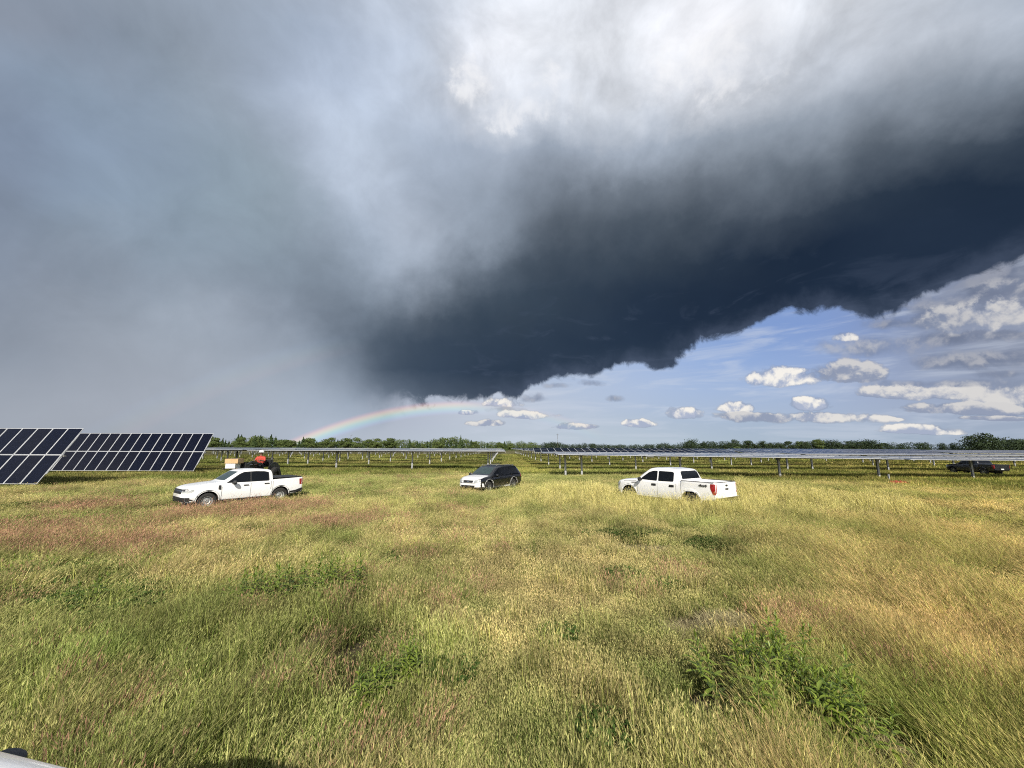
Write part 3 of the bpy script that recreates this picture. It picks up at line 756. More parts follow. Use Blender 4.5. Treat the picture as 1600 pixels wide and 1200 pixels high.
CAB = lambda x0, x1: [x0+(x1-x0)*i/7 for i in range(8)]
def pickup_small():
    S = dict(name='compact_pickup', paint=M['white'], halfw=.92, axles=(1.535, -1.535), arch_z=.40, arch_r=.42, rt=.365, rr=.215, tw=.225, wheel='steel', rim_mat=M['steel'], steer=-.12)
    S['xs'] = [2.45, 2.43, 2.39, 2.33, 2.22, 2.05, 1.8, 1.5, 1.25, 1.12, 1.02, .94, .80, .62, .45, .32, .22, .05, -.3, -.6, -.9, -1.02, -1.08, -1.11, -1.125, -1.14, -1.16, -1.5, -1.9, -2.3, -2.56, -2.60, -2.605, -2.64, -2.66]
    S['zt'] = [(-2.66, 1.22), (-2.61, 1.235), (-2.6, 1.235), (-1.16, 1.19), (-1.15, 1.20), (-1.14, 1.30), (-1.125, 1.50), (-1.11, 1.60), (-1.08, 1.655), (-1.0, 1.69), (-.6, 1.735), (-.2, 1.745), (.05, 1.73), (.22, 1.695), (.32, 1.655), (.94, 1.24), (1.02, 1.205), (1.12, 1.19), (1.5, 1.16), (2.05, 1.09), (2.22, 1.05), (2.33, 1.0), (2.39, .95), (2.43, .86), (2.45, .80)]
    S['belt'] = [(-2.66, 1.19), (-2.6, 1.235), (-1.16, 1.19), (-1.14, 1.14), (-.5, 1.12), (.9, 1.09), (1.5, 1.06), (2.05, 1.0), (2.33, .92), (2.45, .78)]
    S['zb'] = [(-2.66, .50), (-2.6, .42), (-2.2, .38), (-1.1, .33), (1.1, .31), (2.0, .33), (2.3, .33), (2.40, .36), (2.45, .44)]
    S['w'] = [(-2.66, .82), (-2.62, .87), (-2.5, .895), (-1.9, .92), (-1.0, .92), (1.4, .92), (1.9, .91), (2.15, .87), (2.33, .77), (2.40, .68), (2.45, .55)]
    S['bed'] = (-2.60, -1.155); S['floor'] = 1.0
    S['side_windows'] = [[(.78, 1.155), (.30, 1.50), (.13, 1.585), (-.12, 1.60), (-.12, 1.155)], [(-.19, 1.155), (-.19, 1.60), (-.72, 1.585), (-.93, 1.54), (-.95, 1.17)]]
    S['window_trim'] = [(.88, 1.13), (.32, 1.535), (.13, 1.615), (-.4, 1.63), (-.76, 1.61), (-.97, 1.56), (-.99, 1.13)]
    S['doors'] = [[(1.02, .42), (1.02, 1.06), (-.15, 1.085), (-.15, .42)], [(-.165, .42), (-.165, 1.085), (-1.05, 1.10), (-1.05, .70), (-.88, .42)]]
    S['seams'] = [[(-.157, .40), (-.157, 1.10)], [(1.03, .40), (1.03, 1.09)], [(-1.062, .72), (-1.062, 1.12)], [(-1.15, .44), (-1.15, 1.17)], [(1.12, .86), (1.12, 1.12)]]
    S['handles'] = [(.05, .99), (-.86, 1.01)]; S['clad'] = M['plastic']
    S['side_bits'] = [([(1.08, .30), (1.08, .40), (-1.06, .40), (-1.10, .31)], M['plastic']), ([(1.17, .87), (1.17, 1.05), (1.07, 1.06), (1.06, .84)], M['plastic']),
                      ([(2.40, .34), (2.32, .56), (2.12, .50), (2.0, .42), (1.98, .32), (2.3, .31)], M['plastic']),
                      ([(-1.98, .40), (-1.98, .54), (-2.3, .58), (-2.60, .68), (-2.63, .62), (-2.56, .46), (-2.2, .40)], M['plastic'])]
    S['arch_mat'] = M['plastic']; S['arch_w'] = .05
    S['mirror'] = (.62, 1.13)
    S['windscreen'] = [(-.66, 1.25), (-.56, 1.63), (.56, 1.63), (.66, 1.25)]
    S['rear_window'] = [(-.55, 1.30), (-.52, 1.60), (.52, 1.60), (.55, 1.30)]
    S['front_bits'] = [('grille', [(-.56, .74), (-.60, .94), (.60, .94), (.56, .74)], M['plastic'], 'F', .008),
        ('grille_bar', [(-.60, .85), (-.60, .885), (.60, .885), (.60, .85)], M['chrome'], 'F', .018),
        ('bumper', [(-.80, .32), (-.84, .58), (-.5, .60), (.5, .60), (.84, .58), (.80, .32)], M['plastic'], 'F', .02)]
    for s in (1, -1):
        h = [(.62, .78), (.62, .95), (.86, .965), (.88, .86), (.83, .77)]
        hd = [(.62, .86), (.62, .95), (.80, .955), (.80, .86)]
        S['front_bits'] += [('headlight', h if s > 0 else mirror_y(h), M['lamp'], 'F', .010), ('lamp_bezel', hd if s > 0 else mirror_y(hd), M['lamp_dark'], 'F', .014)]
    S['rear_bits'] = [('tailgate', [(-.66, .68), (-.66, 1.19), (.66, 1.19), (.66, .68)], M['white'], 'B', .012), ('rear_bumper', [(-.80, .44), (-.82, .64), (.82, .64), (.80, .44)], M['plastic'], 'B', .05), ('tailgate_handle', [(-.12, 1.08), (-.12, 1.13), (.12, 1.13), (.12, 1.08)], M['plastic'], 'B', .03),
        ('number_plate', [(-.16, .52), (-.16, .63), (.16, .63), (.16, .52)], M['plate'], 'B', .02)]
    for s in (1, -1):
        h = [(.68, .84), (.68, 1.17), (.84, 1.17), (.84, .84)]
        S['rear_bits'].append(('tail_light', h if s > 0 else mirror_y(h), M['red'], 'B', .012))
    S['side_lamps'] = [([(-2.47, .86), (-2.45, 1.15), (-2.64, 1.15), (-2.64, .86)], M['red']), ([(2.10, .82), (2.14, .955), (2.38, .95), (2.38, .79), (2.2, .78)], M['lamp'])]
    return S
def pickup_big(paint, dark=False):
    S = dict(name='crew_cab_pickup', paint=paint, halfw=1.0, axles=(1.84, -1.84), arch_z=.47, arch_r=.50, rt=.415, rr=.245, tw=.275, wheel='six', rim_mat=M['alloy'])
    S['xs'] = [2.80, 2.78, 2.73, 2.64, 2.5, 2.2, 1.9, 1.6, 1.42, 1.32, 1.2, 1.05, .9, .75, .62, .5, .3, -.1, -.5, -.9, -1.04, -1.14, -1.20, -1.25, -1.31, -1.36, -1.375, -1.385, -1.7, -2.1, -2.6, -3.0, -3.045, -3.05, -3.08, -3.10]
    S['zt'] = [(-3.10, 1.37), (-3.05, 1.385), (-1.38, 1.39), (-1.375, 1.40), (-1.36, 1.43), (-1.31, 1.56), (-1.25, 1.70), (-1.20, 1.80), (-1.14, 1.86), (-1.04, 1.895), (-.9, 1.91), (-.5, 1.935), (.3, 1.925), (.5, 1.89), (.62, 1.835), (1.32, 1.365), (1.42, 1.335), (1.6, 1.325), (2.2, 1.27), (2.5, 1.22), (2.64, 1.17), (2.73, 1.08), (2.80, .98)]
    S['belt'] = [(-3.10, 1.34), (-3.05, 1.385), (-1.38, 1.39), (-1.36, 1.33), (-1.2, 1.28), (1.3, 1.24), (2.2, 1.17), (2.6, 1.08), (2.80, .95)]
    S['zb'] = [(-3.10, .66), (-3.0, .58), (-2.4, .50), (-1.3, .42), (1.3, .42), (2.3, .42), (2.6, .42), (2.80, .55)]
    S['w'] = [(-3.10, .93), (-3.06, .965), (-2.9, .98), (-1.3, .995), (1.5, 1.0), (2.2, .995), (2.5, .97), (2.64, .93), (2.74, .86), (2.80, .76)]
    S['bed'] = (-3.045, -1.38); S['floor'] = .88; S['tumble'] = .27
    S['side_windows'] = [[(1.05, 1.31), (.98, 1.40), (.55, 1.69), (.30, 1.765), (.03, 1.775), (.03, 1.285)], [(-.05, 1.285), (-.05, 1.775), (-.85, 1.765), (-.94, 1.72), (-.94, 1.30)]]
    S['doors'] = [[(1.25, .56), (1.25, 1.20), (0, 1.215), (0, .56)], [(-.015, .56), (-.015, 1.215), (-1.08, 1.23), (-1.08, .90), (-.98, .56)]]
    S['seams'] = [[(-.007, .52), (-.007, 1.27)], [(1.26, .54), (1.26, 1.22)], [(-1.095, .80), (-1.095, 1.27)], [(-1.365, .50), (-1.365, 1.37)], [(2.2, 1.155), (1.32, 1.22)]]
    S['handles'] = [(.22, 1.09), (-.83, 1.09)]; S['handle_cup'] = True; S['handle_mat'] = M['plastic']
    S['clad'] = M['plastic']
    S['side_bits'] = [([(1.62, 1.10), (1.28, 1.13), (1.29, 1.16), (1.66, 1.135)], M['plastic'])]
    S['arch_mat'] = paint; S['arch_w'] = .07
    S['mirror'] = (.98, 1.31)
    S['windscreen'] = [(-.74, 1.40), (-.64, 1.80), (.64, 1.80), (.74, 1.40)]
    S['rear_window'] = [(-.79, 1.445), (-.70, 1.81), (.70, 1.81), (.79, 1.445)]
    S['front_bits'] = [('grille', [(-.55, .82), (-.60, 1.12), (.60, 1.12), (.55, .82)], M['plastic'], 'F', .01),
        ('grille_bar', [(-.58, .94), (-.58, .98), (.58, .98), (.58, .94)], M['chrome'], 'F', .022), ('bumper', [(-.82, .56), (-.82, .76), (.82, .76), (.82, .56)], M['chrome'], 'F', .03)]
    for s in (1, -1):
        h = [(.64, .84), (.64, 1.12), (.90, 1.12), (.92, .90)]
        S['front_bits'].append(('headlight', h if s > 0 else mirror_y(h), M['lamp'], 'F', .012))
    S['rear_bits'] = [('tailgate', [(-.76, .68), (-.76, 1.36), (.76, 1.36), (.76, .68)], paint, 'B', .014),
        ('tailgate_handle', [(-.13, 1.055), (-.13, 1.12), (.13, 1.12), (.13, 1.055)], M['plastic'], 'B', .03),
        ('tailgate_badge', [(.11*math.cos(t*.5236), 1.24+.045*math.sin(t*.5236)) for t in range(12)], M['lamp_dark'], 'B', .02)]
    for s in (1, -1):
        h = [(.87, .90), (.87, 1.32), (.955, 1.32), (.955, .97)]
        S['rear_bits'].append(('tail_light', h if s > 0 else mirror_y(h), M['red'], 'B', .014))
    S['side_lamps'] = [([(-2.87, 1.33), (-3.09, 1.33), (-3.09, .86), (-2.98, .86), (-2.86, 1.13)], M['red']), ([(2.42, 1.10), (2.66, 1.08), (2.72, .88), (2.5, .88)], M['lamp'])]
    return S
def crossover():
    S = dict(name='crossover_car', paint=M['black_paint'], halfw=.945, axles=(1.43, -1.43), arch_z=.38, arch_r=.41, rt=.345, rr=.225, tw=.22, wheel='five', rim_mat=M['alloy'])
    S['xs'] = [2.42, 2.40, 2.36, 2.28, 2.15, 1.9, 1.6, 1.4, 1.28, 1.18, 1.0, .8, .6, .45, .33, .15, -.3, -.9, -1.5, -1.85, -1.98, -2.1, -2.22, -2.34, -2.44, -2.52, -2.58, -2.61, -2.63]
    S['zt'] = [(-2.63, .80), (-2.61, .92), (-2.58, 1.0), (-2.52, 1.08), (-2.1, 1.52), (-1.98, 1.585), (-1.85, 1.61), (-1.5, 1.635), (-.9, 1.65), (-.3, 1.65), (.15, 1.61), (.33, 1.565), (.45, 1.52), (1.18, 1.10), (1.28, 1.06), (1.4, 1.045), (1.9, .99), (2.15, .93), (2.28, .87), (2.36, .80), (2.42, .70)]
    S['belt'] = [(-2.63, .78), (-2.5, .98), (-1.5, 1.02), (0, .99), (1.3, .96), (1.9, .90), (2.28, .80), (2.42, .68)]
    S['zb'] = [(-2.63, .46), (-2.5, .34), (-1.8, .30), (0, .27), (1.8, .26), (2.3, .26), (2.42, .36)]
    S['w'] = [(-2.63, .74), (-2.56, .84), (-2.4, .90), (-1.5, .94), (1.3, .945), (1.8, .935), (2.1, .89), (2.28, .80), (2.36, .72), (2.42, .60)]
    S['tumble'] = .33
    S['side_windows'] = [[(1.0, 1.05), (.40, 1.40), (.20, 1.49), (-.02, 1.505), (-.02, 1.04)], [(-.10, 1.04), (-.10, 1.505), (-.88, 1.51), (-1.0, 1.48), (-1.0, 1.06)], [(-1.08, 1.06), (-1.08, 1.50), (-1.75, 1.47), (-1.95, 1.38), (-2.12, 1.12)]]
    S['doors'] = [[(1.05, .40), (1.05, .93), (-.05, .96), (-.05, .40)], [(-.065, .40), (-.065, .96), (-1.12, .985), (-1.12, .76), (-.95, .40)]]
    S['seams'] = [[(-.057, .38), (-.057, 1.02)], [(1.06, .38), (1.06, .98)], [(-1.13, .74), (-1.13, 1.03)]]
    S['handles'] = [(.10, .88), (-.9, .905)]; S['handle_mat'] = M['black_paint']; S['clad'] = M['grey_plastic']
    S['side_bits'] = [([(.98, .275), (.98, .36), (-.98, .36), (-.98, .275)], M['grey_plastic'])]
    S['arch_mat'] = M['grey_plastic']; S['arch_w'] = .075
    S['mirror'] = (.88, 1.03); S['mirror_mat'] = M['black_paint']
    S['windscreen'] = [(-.70, 1.13), (-.58, 1.52), (.58, 1.52), (.70, 1.13)]
    S['rear_window'] = [(-.62, 1.14), (-.55, 1.46), (.55, 1.46), (.62, 1.14)]
    S['front_bits'] = [('bumper', [(-.90, .40), (-.90, .62), (.90, .62), (.90, .40)], M['white'], 'F', .022),
        ('front_panel', [(-.84, .655), (-.80, .86), (.80, .86), (.84, .63)], M['white'], 'F', .010),
        ('grille', [(-.36, .66), (-.42, .80), (.42, .80), (.36, .66)], M['plastic'], 'F', .020),
        ('grille_badge', [(.09*math.cos(t*.5236), .73+.036*math.sin(t*.5236)) for t in range(12)], M['chrome'], 'F', .032),
        ('lower_grille', [(-.52, .41), (-.56, .50), (.56, .50), (.52, .41)], M['plastic'], 'F', .035)]
    for s in (1, -1):
        h = [(.47, .66), (.47, .82), (.78, .84), (.82, .70)]
        S['front_bits'].append(('headlight', h if s > 0 else mirror_y(h), M['lamp'], 'F', .026))
    S['rear_bits'] = [('number_plate', [(-.16, .76), (-.16, .87), (.16, .87), (.16, .76)], M['plate'], 'B', .02)]
    for s in (1, -1):
        h = [(.68, .78), (.66, 1.08), (.80, 1.08), (.84, .78)]
        S['rear_bits'].append(('tail_light', h if s > 0 else mirror_y(h), M['red'], 'B', .012))
    S['side_lamps'] = [([(-2.38, .80), (-2.36, 1.02), (-2.54, 1.02), (-2.56, .80)], M['red'])]
    return S
def side_lamps(K, root, S):
    for poly, m in S['side_lamps']:
        for sd in 'LR': K.patch('tail_light' if m is M['red'] else 'headlight', poly, sd, m, root, off=.008, depth=.02, r=.02, grid=.08)

# the compact white pickup at the left
def place(front_px, rear_px, wb):
    """centre and heading from where the two near wheels touch the ground"""
    f, r = G(*front_px), G(*rear_px); h = (f-r); h.z = 0; d = h.length
    return (f+r)/2, h.normalized(), d
small = pickup_small()
SP = dict(loc=(-13.2, 20.2), head=(-.62, -.785))
def near_side(c, head, halfw, left=True):
    n = Vector((-head[1], head[0], 0)); n.normalize(); return Vector((c[0], c[1], 0))-n*(halfw if left else -halfw)
hd = Vector((-.60, -.80, 0)).normalized()
cS = near_side((-12.9, 19.35), hd, .92)
t1, K1 = vehicle(small, (cS.x, cS.y, hgt(cS.x, cS.y)), hd, 'compact white pickup with steel wheels and black bed cover parked in the grass at left')
side_lamps(K1, t1, small)
tc_ = MB()
for i in range(3): tc_.box((-1.40-.48*i, 0, 1.245+.012), (.465, 1.70, .03))
tc_.build('bed_cover', M['tonneau'], t1)

big = pickup_big(M['white'])
hd = Vector((-.575, .82, 0)).normalized()
cB = near_side((7.28, 19.85), hd, 1.0)
t2, K2 = vehicle(big, (cB.x, cB.y, hgt(cB.x, cB.y)), hd, 'large white crew cab pickup with red tail lights half hidden by tall yellow grass')
side_lamps(K2, t2, big); t2.scale = (.94, 1, 1)
def text_mesh(name, s, size, m, thick=.004):
    cu = bpy.data.curves.new(name, 'FONT'); cu.body = s; cu.size = size; cu.extrude = thick; cu.align_x = 'CENTER'; cu.offset = .006
    o = bpy.data.objects.new(name, cu); COL.objects.link(o); dg = bpy.context.evaluated_depsgraph_get(); dg.update()
    me = bpy.data.meshes.new_from_object(o.evaluated_get(dg)); bpy.data.objects.remove(o); me.materials.clear(); me.materials.append(m); return me
tm_ = text_mesh('decal', '4x4', .13, M['plastic'])
for v in tm_.vertices: v.co.x *= 2.1
for s in (1, -1):
    o = link('four_by_four_lettering', tm_, t2); o.matrix_local = Matrix.Translation((-2.52, s*1.004, 1.20)) @ Matrix.Rotation(0 if s < 0 else math.pi, 4, 'Z') @ Matrix.Rotation(R(90), 4, 'X')
rb = MB(); rb.box((-3.16, 0, .66), (.16, 1.86, .16)); rb.box((-3.17, 0, .745), (.17, 1.2, .012)); rb.tube((-3.2, 0, .52), (-3.34, 0, .52), .04)
rb.build('rear_bumper', M['chrome'], t2)
for s in (1, -1):
    r_ = MB(); r_.box((-2.21, s*.945, 1.397), (1.66, .085, .02)); r_.build('bed_rail_cap', M['plastic'], t2)
r_ = MB(); r_.box((-3.065, 0, 1.39), (.06, 1.8, .016)); r_.build('tailgate_cap', M['plastic'], t2)
bf = MB(); bf.box((-2.21, 0, .886), (1.62, 1.5, .01)); bf.build('bed_floor', M['bedliner'], t2)

cr = crossover()
hd = Vector((-.55, -.835, 0)).normalized()
cC = near_side((-.62, 26.4), hd, .945)
t3, K3 = vehicle(cr, (cC.x, cC.y, hgt(cC.x, cC.y)), hd, 'black crossover car with white bonnet and front bumper between the two white pickups', 'car')
side_lamps(K3, t3, cr)
K3.patch('bonnet', [(1.30, -.78), (1.30, .78), (2.0, .80), (2.24, .68), (2.30, .4), (2.32, 0), (2.30, -.4), (2.24, -.68), (2.0, -.80)], 'T', M['white'], t3, off=.006, r=.05)
rr_ = MB()
for s in (1, -1):
    rr_.tube((.2, s*.60, 1.665), (-1.8, s*.60, 1.665), .018, 6)
    for x in (.2, -.8, -1.8): rr_.box((x, s*.60, 1.64), (.08, .03, .05))
rr_.build('roof_rack', M['alloy'], t3)

dk = pickup_big(M['navy_paint']); dk['name'] = 'dark_pickup'
hd = Vector((.05, 1, 0)).normalized()
cD = (54.9, 46.6)
t4, K4 = vehicle(dk, (cD[0], cD[1], 0), hd, 'dark pickup parked at the far right behind the posts of the solar tables')
side_lamps(K4, t4, dk); t4.scale = (.88, .88, .88)
K4.patch('number_plate', [(-.17, .72), (-.17, .86), (.17, .86), (.17, .72)], 'B', M['plate'], t4, off=.03)

# white pickup the photographer stands on: its roof edge enters the lower left corner
near = pickup_big(M['white'])
hd = Vector((-.974, .227, 0)).normalized()
rt_ = Vector((hd.y, -hd.x, 0))
pe = G(0, 1173, 1.895); cN = pe-hd*.02-rt_*.738
t5, K5 = vehicle(near, (cN.x, cN.y, 0), hd, 'white pickup roof edge with a black pod in the lower left corner')
pd = MB(); pd.lathe([(.001, -.02), (.11, -.02), (.125, .0), (.12, .035), (.09, .055), (.001, .06)], 24, 'Z', (0, 0, 0))
o_ = pd.build('roof_pod', M['plastic'], t5, 40); o_.scale = (.50, .24, .34); o_.location = (.14, -.83, 1.79)
st_ = MB(); st_.box((-.3, -.60, 1.928), (1.3, .018, .012)); st_.build('roof_moulding', M['grey_plastic'], t5)
# ------------------------------------------------------------------ tractor with cartons and its driver, behind the compact pickup
def skin_body(name, joints, edges, mats, paintf, parent=None, sub=2):
    me = bpy.data.meshes.new(name); me.from_pydata([j[:3] for j in joints], edges, [])
    o = bpy.data.objects.new(name, me); COL.objects.link(o)
    o.modifiers.new('s', 'SKIN'); sd = me.skin_vertices[0].data
    for i, j in enumerate(joints): sd[i].radius = (j[3], j[4] if len(j) > 4 else j[3]); sd[i].use_root = (i == 0)
    ss = o.modifiers.new('d', 'SUBSURF'); ss.levels = sub
    dg = bpy.context.evaluated_depsgraph_get(); dg.update()
    out = bpy.data.meshes.new_from_object(o.evaluated_get(dg)); bpy.data.objects.remove(o); out.name = name
    out.materials.clear()
    for m in mats: out.materials.append(m)
    for p in out.polygons: p.material_index = paintf(p.center); p.use_smooth = True
    return link(name, out, parent)
tr_x, tr_y = G(404, 755).x, G(404, 755).y
TY = 27.0; TX = (412-800)/FPX*TY
tr = empty('farm_tractor', (TX, TY, hgt(TX, TY)), math.atan2(-.97, .10))
tag(tr, 'dark tractor carrying cartons on its front loader behind the compact white pickup', 'tractor')
b = MB(); b.box((.95, 0, 1.25), (1.25, .62, .62)); b.box((.95, 0, 1.60), (1.15, .52, .12)); b.box((1.62, 0, 1.22), (.12, .56, .66)); b.build('engine_hood', M['machine'], tr)
b = MB(); b.box((.3, 0, .85), (2.3, .42, .4)); b.box((-.1, 0, 1.02), (.7, .9, .06)); b.build('chassis', M['machine'], tr)
b = MB(); b.box((-.35, 0, 1.28), (.3, .3, .3)); b.box((-.35, 0, 1.48), (.46, .48, .12)); b.box((-.58, 0, 1.7), (.1, .46, .42), Matrix.Rotation(-.15, 3, 'Y')); b.build('seat', M['plastic'], tr)
b = MB(); b.tube((.18, 0, 1.35), (.02, 0, 1.72), .025); 
for i in range(14):
    a, c = 2*math.pi*i/14, 2*math.pi*(i+1)/14
    b.tube((.02+.05*math.sin(a), .19*math.cos(a), 1.72+.16*math.sin(a)), (.02+.05*math.sin(c), .19*math.cos(c), 1.72+.16*math.sin(c)), .016, 6)
b.build('steering_wheel', M['plastic'], tr)
for s in (1, -1):
    t_, r_, d_ = wheel_meshes(.72, .40, .42, 'steel', M['tyre'], M['machine'])
    w = bpy.data.objects.new('rear_wheel', None); COL.objects.link(w); w.parent = tr; w.location = (-.62, s*.78, .72); w.rotation_euler = (0, 0, 0 if s > 0 else math.pi)
    link('tyre', t_, w); link('rim', r_, w); link('rim_opening', d_, w)
    t_, r_, d_ = wheel_meshes(.45, .24, .28, 'steel', M['tyre'], M['machine'])
    w = bpy.data.objects.new('front_wheel', None); COL.objects.link(w); w.parent = tr; w.location = (1.35, s*.68, .45); w.rotation_euler = (0, 0, 0 if s > 0 else math.pi)
    link('tyre', t_, w); link('rim', r_, w); link('rim_opening', d_, w)
    b = MB(); n = 10
    for i in range(n):
        a, c = math.pi*(.05+.85*i/n), math.pi*(.05+.85*(i+1)/n)
        b.bar((-.62+.84*math.cos(a), s*.76, .72+.84*math.sin(a)), (-.62+.84*math.cos(c), s*.76, .72+.84*math.sin(c)), .03, .44)
    b.build('fender', M['machine'], tr)
    b = MB(); b.bar((.35, s*.42, 1.35), (.35, s*.42, .75), .09, .1); b.bar((.35, s*.42, 1.66), (1.6, s*.42, 1.86), .10, .13); b.bar((1.6, s*.42, 1.86), (2.35, s*.42, 1.62), .10, .12)
    b.bar((.35, s*.42, 1.62), (.35, s*.42, 1.3), .1); b.tube((.45, s*.42, 1.1), (1.5, s*.42, 1.78), .035); b.bar((2.3, s*.42, 1.8), (2.3, s*.42, 1.4), .08)
    b.build('loader_arm', M['machine'], tr)
    b = MB(); b.box((2.85, s*.3, 1.50), (1.0, .12, .05)); b.build('fork', M['machine'], tr)
b = MB(); b.box((2.34, 0, 1.64), (.06, 1.0, .42)); b.build('fork_carriage', M['machine'], tr)
b = MB(); b.tube((-.9, .5, 1.2), (-.9, .5, 2.05), .035); b.tube((-.9, -.5, 1.2), (-.9, -.5, 2.05), .035); b.tube((-.9, .5, 2.05), (-.9, -.5, 2.05), .035)
b.box((-.95, 0, 1.7), (.28, .8, .5)); b.build('roll_bar', M['machine'], tr)
b = MB(); b.tube((.9, .2, 1.6), (.9, .2, 2.05), .03); b.build('exhaust', M['chrome'], tr)
def at_tr(x, y, z): return tr.matrix_basis @ Vector((x, y, z)) if False else (Matrix.Translation(tr.location) @ Matrix.Rotation(tr.rotation_euler.z, 4, 'Z')) @ Vector((x, y, z))
def carton(name, loc, d, m, label):
    e = empty(name, at_tr(*loc), tr.rotation_euler.z); tag(e, label, 'box')
    b = MB(); b.box((0, 0, d[2]/2), d); b.build('box_side', m, e)
    b = MB(); b.box((0, -d[1]/4-.002, d[2]+.006), (d[0]+.01, d[1]/2-.004, .01)); b.box((0, d[1]/4+.002, d[2]+.006), (d[0]+.01, d[1]/2-.004, .01)); b.build('flap', m, e)
    b = MB(); b.box((0, 0, d[2]+.0135), (d[0]+.014, .06, .003)); b.build('tape', M['whitebox'], e)
    return e
carton('white_box', (2.85, .0, 1.528), (.55, .55, .28), M['whitebox'], 'white box on the tractor forks underneath the brown cardboard carton')
carton('cardboard_box', (2.84, .05, 1.828), (.62, .74, .26), M['carton'], 'brown cardboard carton on top of the white box on the tractor forks')
# driver
pr = empty('person', at_tr(-.32, 0, 1.50), tr.rotation_euler.z); pr.scale = (1.13, 1.22, 1.08)
tag(pr, 'person in an orange red shirt and white hard hat sitting on the dark tractor', 'person')
J = [(0, 0, .10, .19, .16), (.01, 0, .30, .19, .14), (.03, 0, .50, .23, .15), (.03, 0, .60, .13, .10), (.04, 0, .70, .06, .06), (.06, 0, .80, .085, .10), (.06, 0, .90, .08, .095),
     (.02, .19, .56, .075), (.16, .26, .34, .052), (.38, .16, .38, .036), (.46, .14, .40, .035), (.02, -.19, .56, .075), (.16, -.26, .34, .052), (.38, -.16, .38, .036), (.46, -.14, .40, .035),
     (.05, .11, .08, .10), (.48, .17, .10, .075), (.52, .17, -.28, .052), (.66, .17, -.30, .045), (.05, -.11, .08, .10), (.48, -.17, .10, .075), (.52, -.17, -.28, .052), (.66, -.17, -.30, .045)]
E_ = [(0, 1), (1, 2), (2, 3), (3, 4), (4, 5), (5, 6), (2, 7), (7, 8), (8, 9), (9, 10), (2, 11), (11, 12), (12, 13), (13, 14), (0, 15), (15, 16), (16, 17), (17, 18), (0, 19), (19, 20), (20, 21), (21, 22)]
def pm(c):
    if c.z > .66: return 1
    if c.z > .20 and (c.x < .22): return 0
    if c.z > .24: return 1
    if c.z < -.22: return 3
    return 2
skin_body('body', J, E_, [M['hivis'], M['skin'], M['trouser'], M['boot']], pm, pr)
h = MB(); h.lathe([(.155, .885), (.152, .90), (.13, .905), (.125, .95), (.10, 1.0), (.05, 1.03), (.001, 1.035)], 20, 'Z', (.05, 0, 0), closed=False); h.box((.20, 0, .895), (.10, .18, .012))
h.build('hard_hat', M['hat'], pr, 50)
hb = MB()
for s in (1, -1): hb.box((.47, s*.15, .41), (.05, .08, .04)); 
for s in (1, -1):
    for k in range(4): hb.tube((.48, s*(.12+.022*k), .41), (.53, s*(.12+.022*k), .38-.004*k), .010, 6)
    hb.tube((.46, s*.10, .40), (.50, s*.08, .42), .011, 6)
hb.build('hand', M['skin'], pr)
for s in (1, -1):
    e_ = MB(); e_.lathe([(.001, -.01), (.012, -.006), (.012, .006), (.001, .01)], 8, 'Y', (.148, s*.035, .85)); e_.build('eye', M['dark'], pr)
st = MB(); st.box((.115, .10, .42), (.012, .05, .30)); st.box((.115, -.10, .42), (.012, .05, .30)); st.build('reflective_strip', M['whitebox'], pr)

# ------------------------------------------------------------------ short stake and red netting at the right
p = G(1390, 753.5)
s_ = empty('steel_stake', (p.x, p.y, hgt(p.x, p.y)), .3); tag(s_, 'short grey steel stake standing beside the red netting in the grass', 'stake')
b = MB(); b.box((0, -.035, .30), (.12, .01, .80)); b.box((0, .035, .30), (.12, .01, .80)); b.box((0, 0, .30), (.01, .07, .80)); b.build('stake_section', M['galv'], s_)
b = MB(); b.box((0, 0, .71), (.15, .11, .015)); b.build('cap_plate', M['galv'], s_)
p = G(1405, 757.5); nb_ = bmesh.new(); nx, ny = 26, 14; gv_ = []
for j in range(ny):
    row = []
    for i in range(nx):
        x, y = (i/(nx-1)-.5)*1.6, (j/(ny-1)-.5)*1.0
        q = Vector((x*2.1, y*2.1, 3.3)); z = .10+.30*abs(mnoise.noise(q*1.1))+.12*mnoise.noise(q*3)
        edge = min(1, (1-abs(2*x/1.6))*3)*min(1, (1-abs(2*y/1.0))*3)
        row.append(nb_.verts.new((x+.10*mnoise.noise(q*2), y+.1*mnoise.noise(q*2+Vector((5, 0, 0))), max(.02, z*edge+.02))))
    gv_.append(row)
for j in range(ny-1):
    for i in range(nx-1): nb_.faces.new((gv_[j][i], gv_[j][i+1], gv_[j+1][i+1], gv_[j+1][i]))
nme = bpy.data.meshes.new('netting'); nb_.to_mesh(nme); nb_.free(); nme.materials.append(M['rednet'])
no = link('netting', nme, None, (p.x, p.y, hgt(p.x, p.y)+.05), (0, 0, .25))
wf = no.modifiers.new('w', 'WIREFRAME'); wf.thickness = .022
dg = bpy.context.evaluated_depsgraph_get(); dg.update(); m2 = bpy.data.meshes.new_from_object(no.evaluated_get(dg)); no.modifiers.clear(); no.data = m2
tag(no, 'crumpled red plastic netting lying in the grass under the solar table', 'netting')

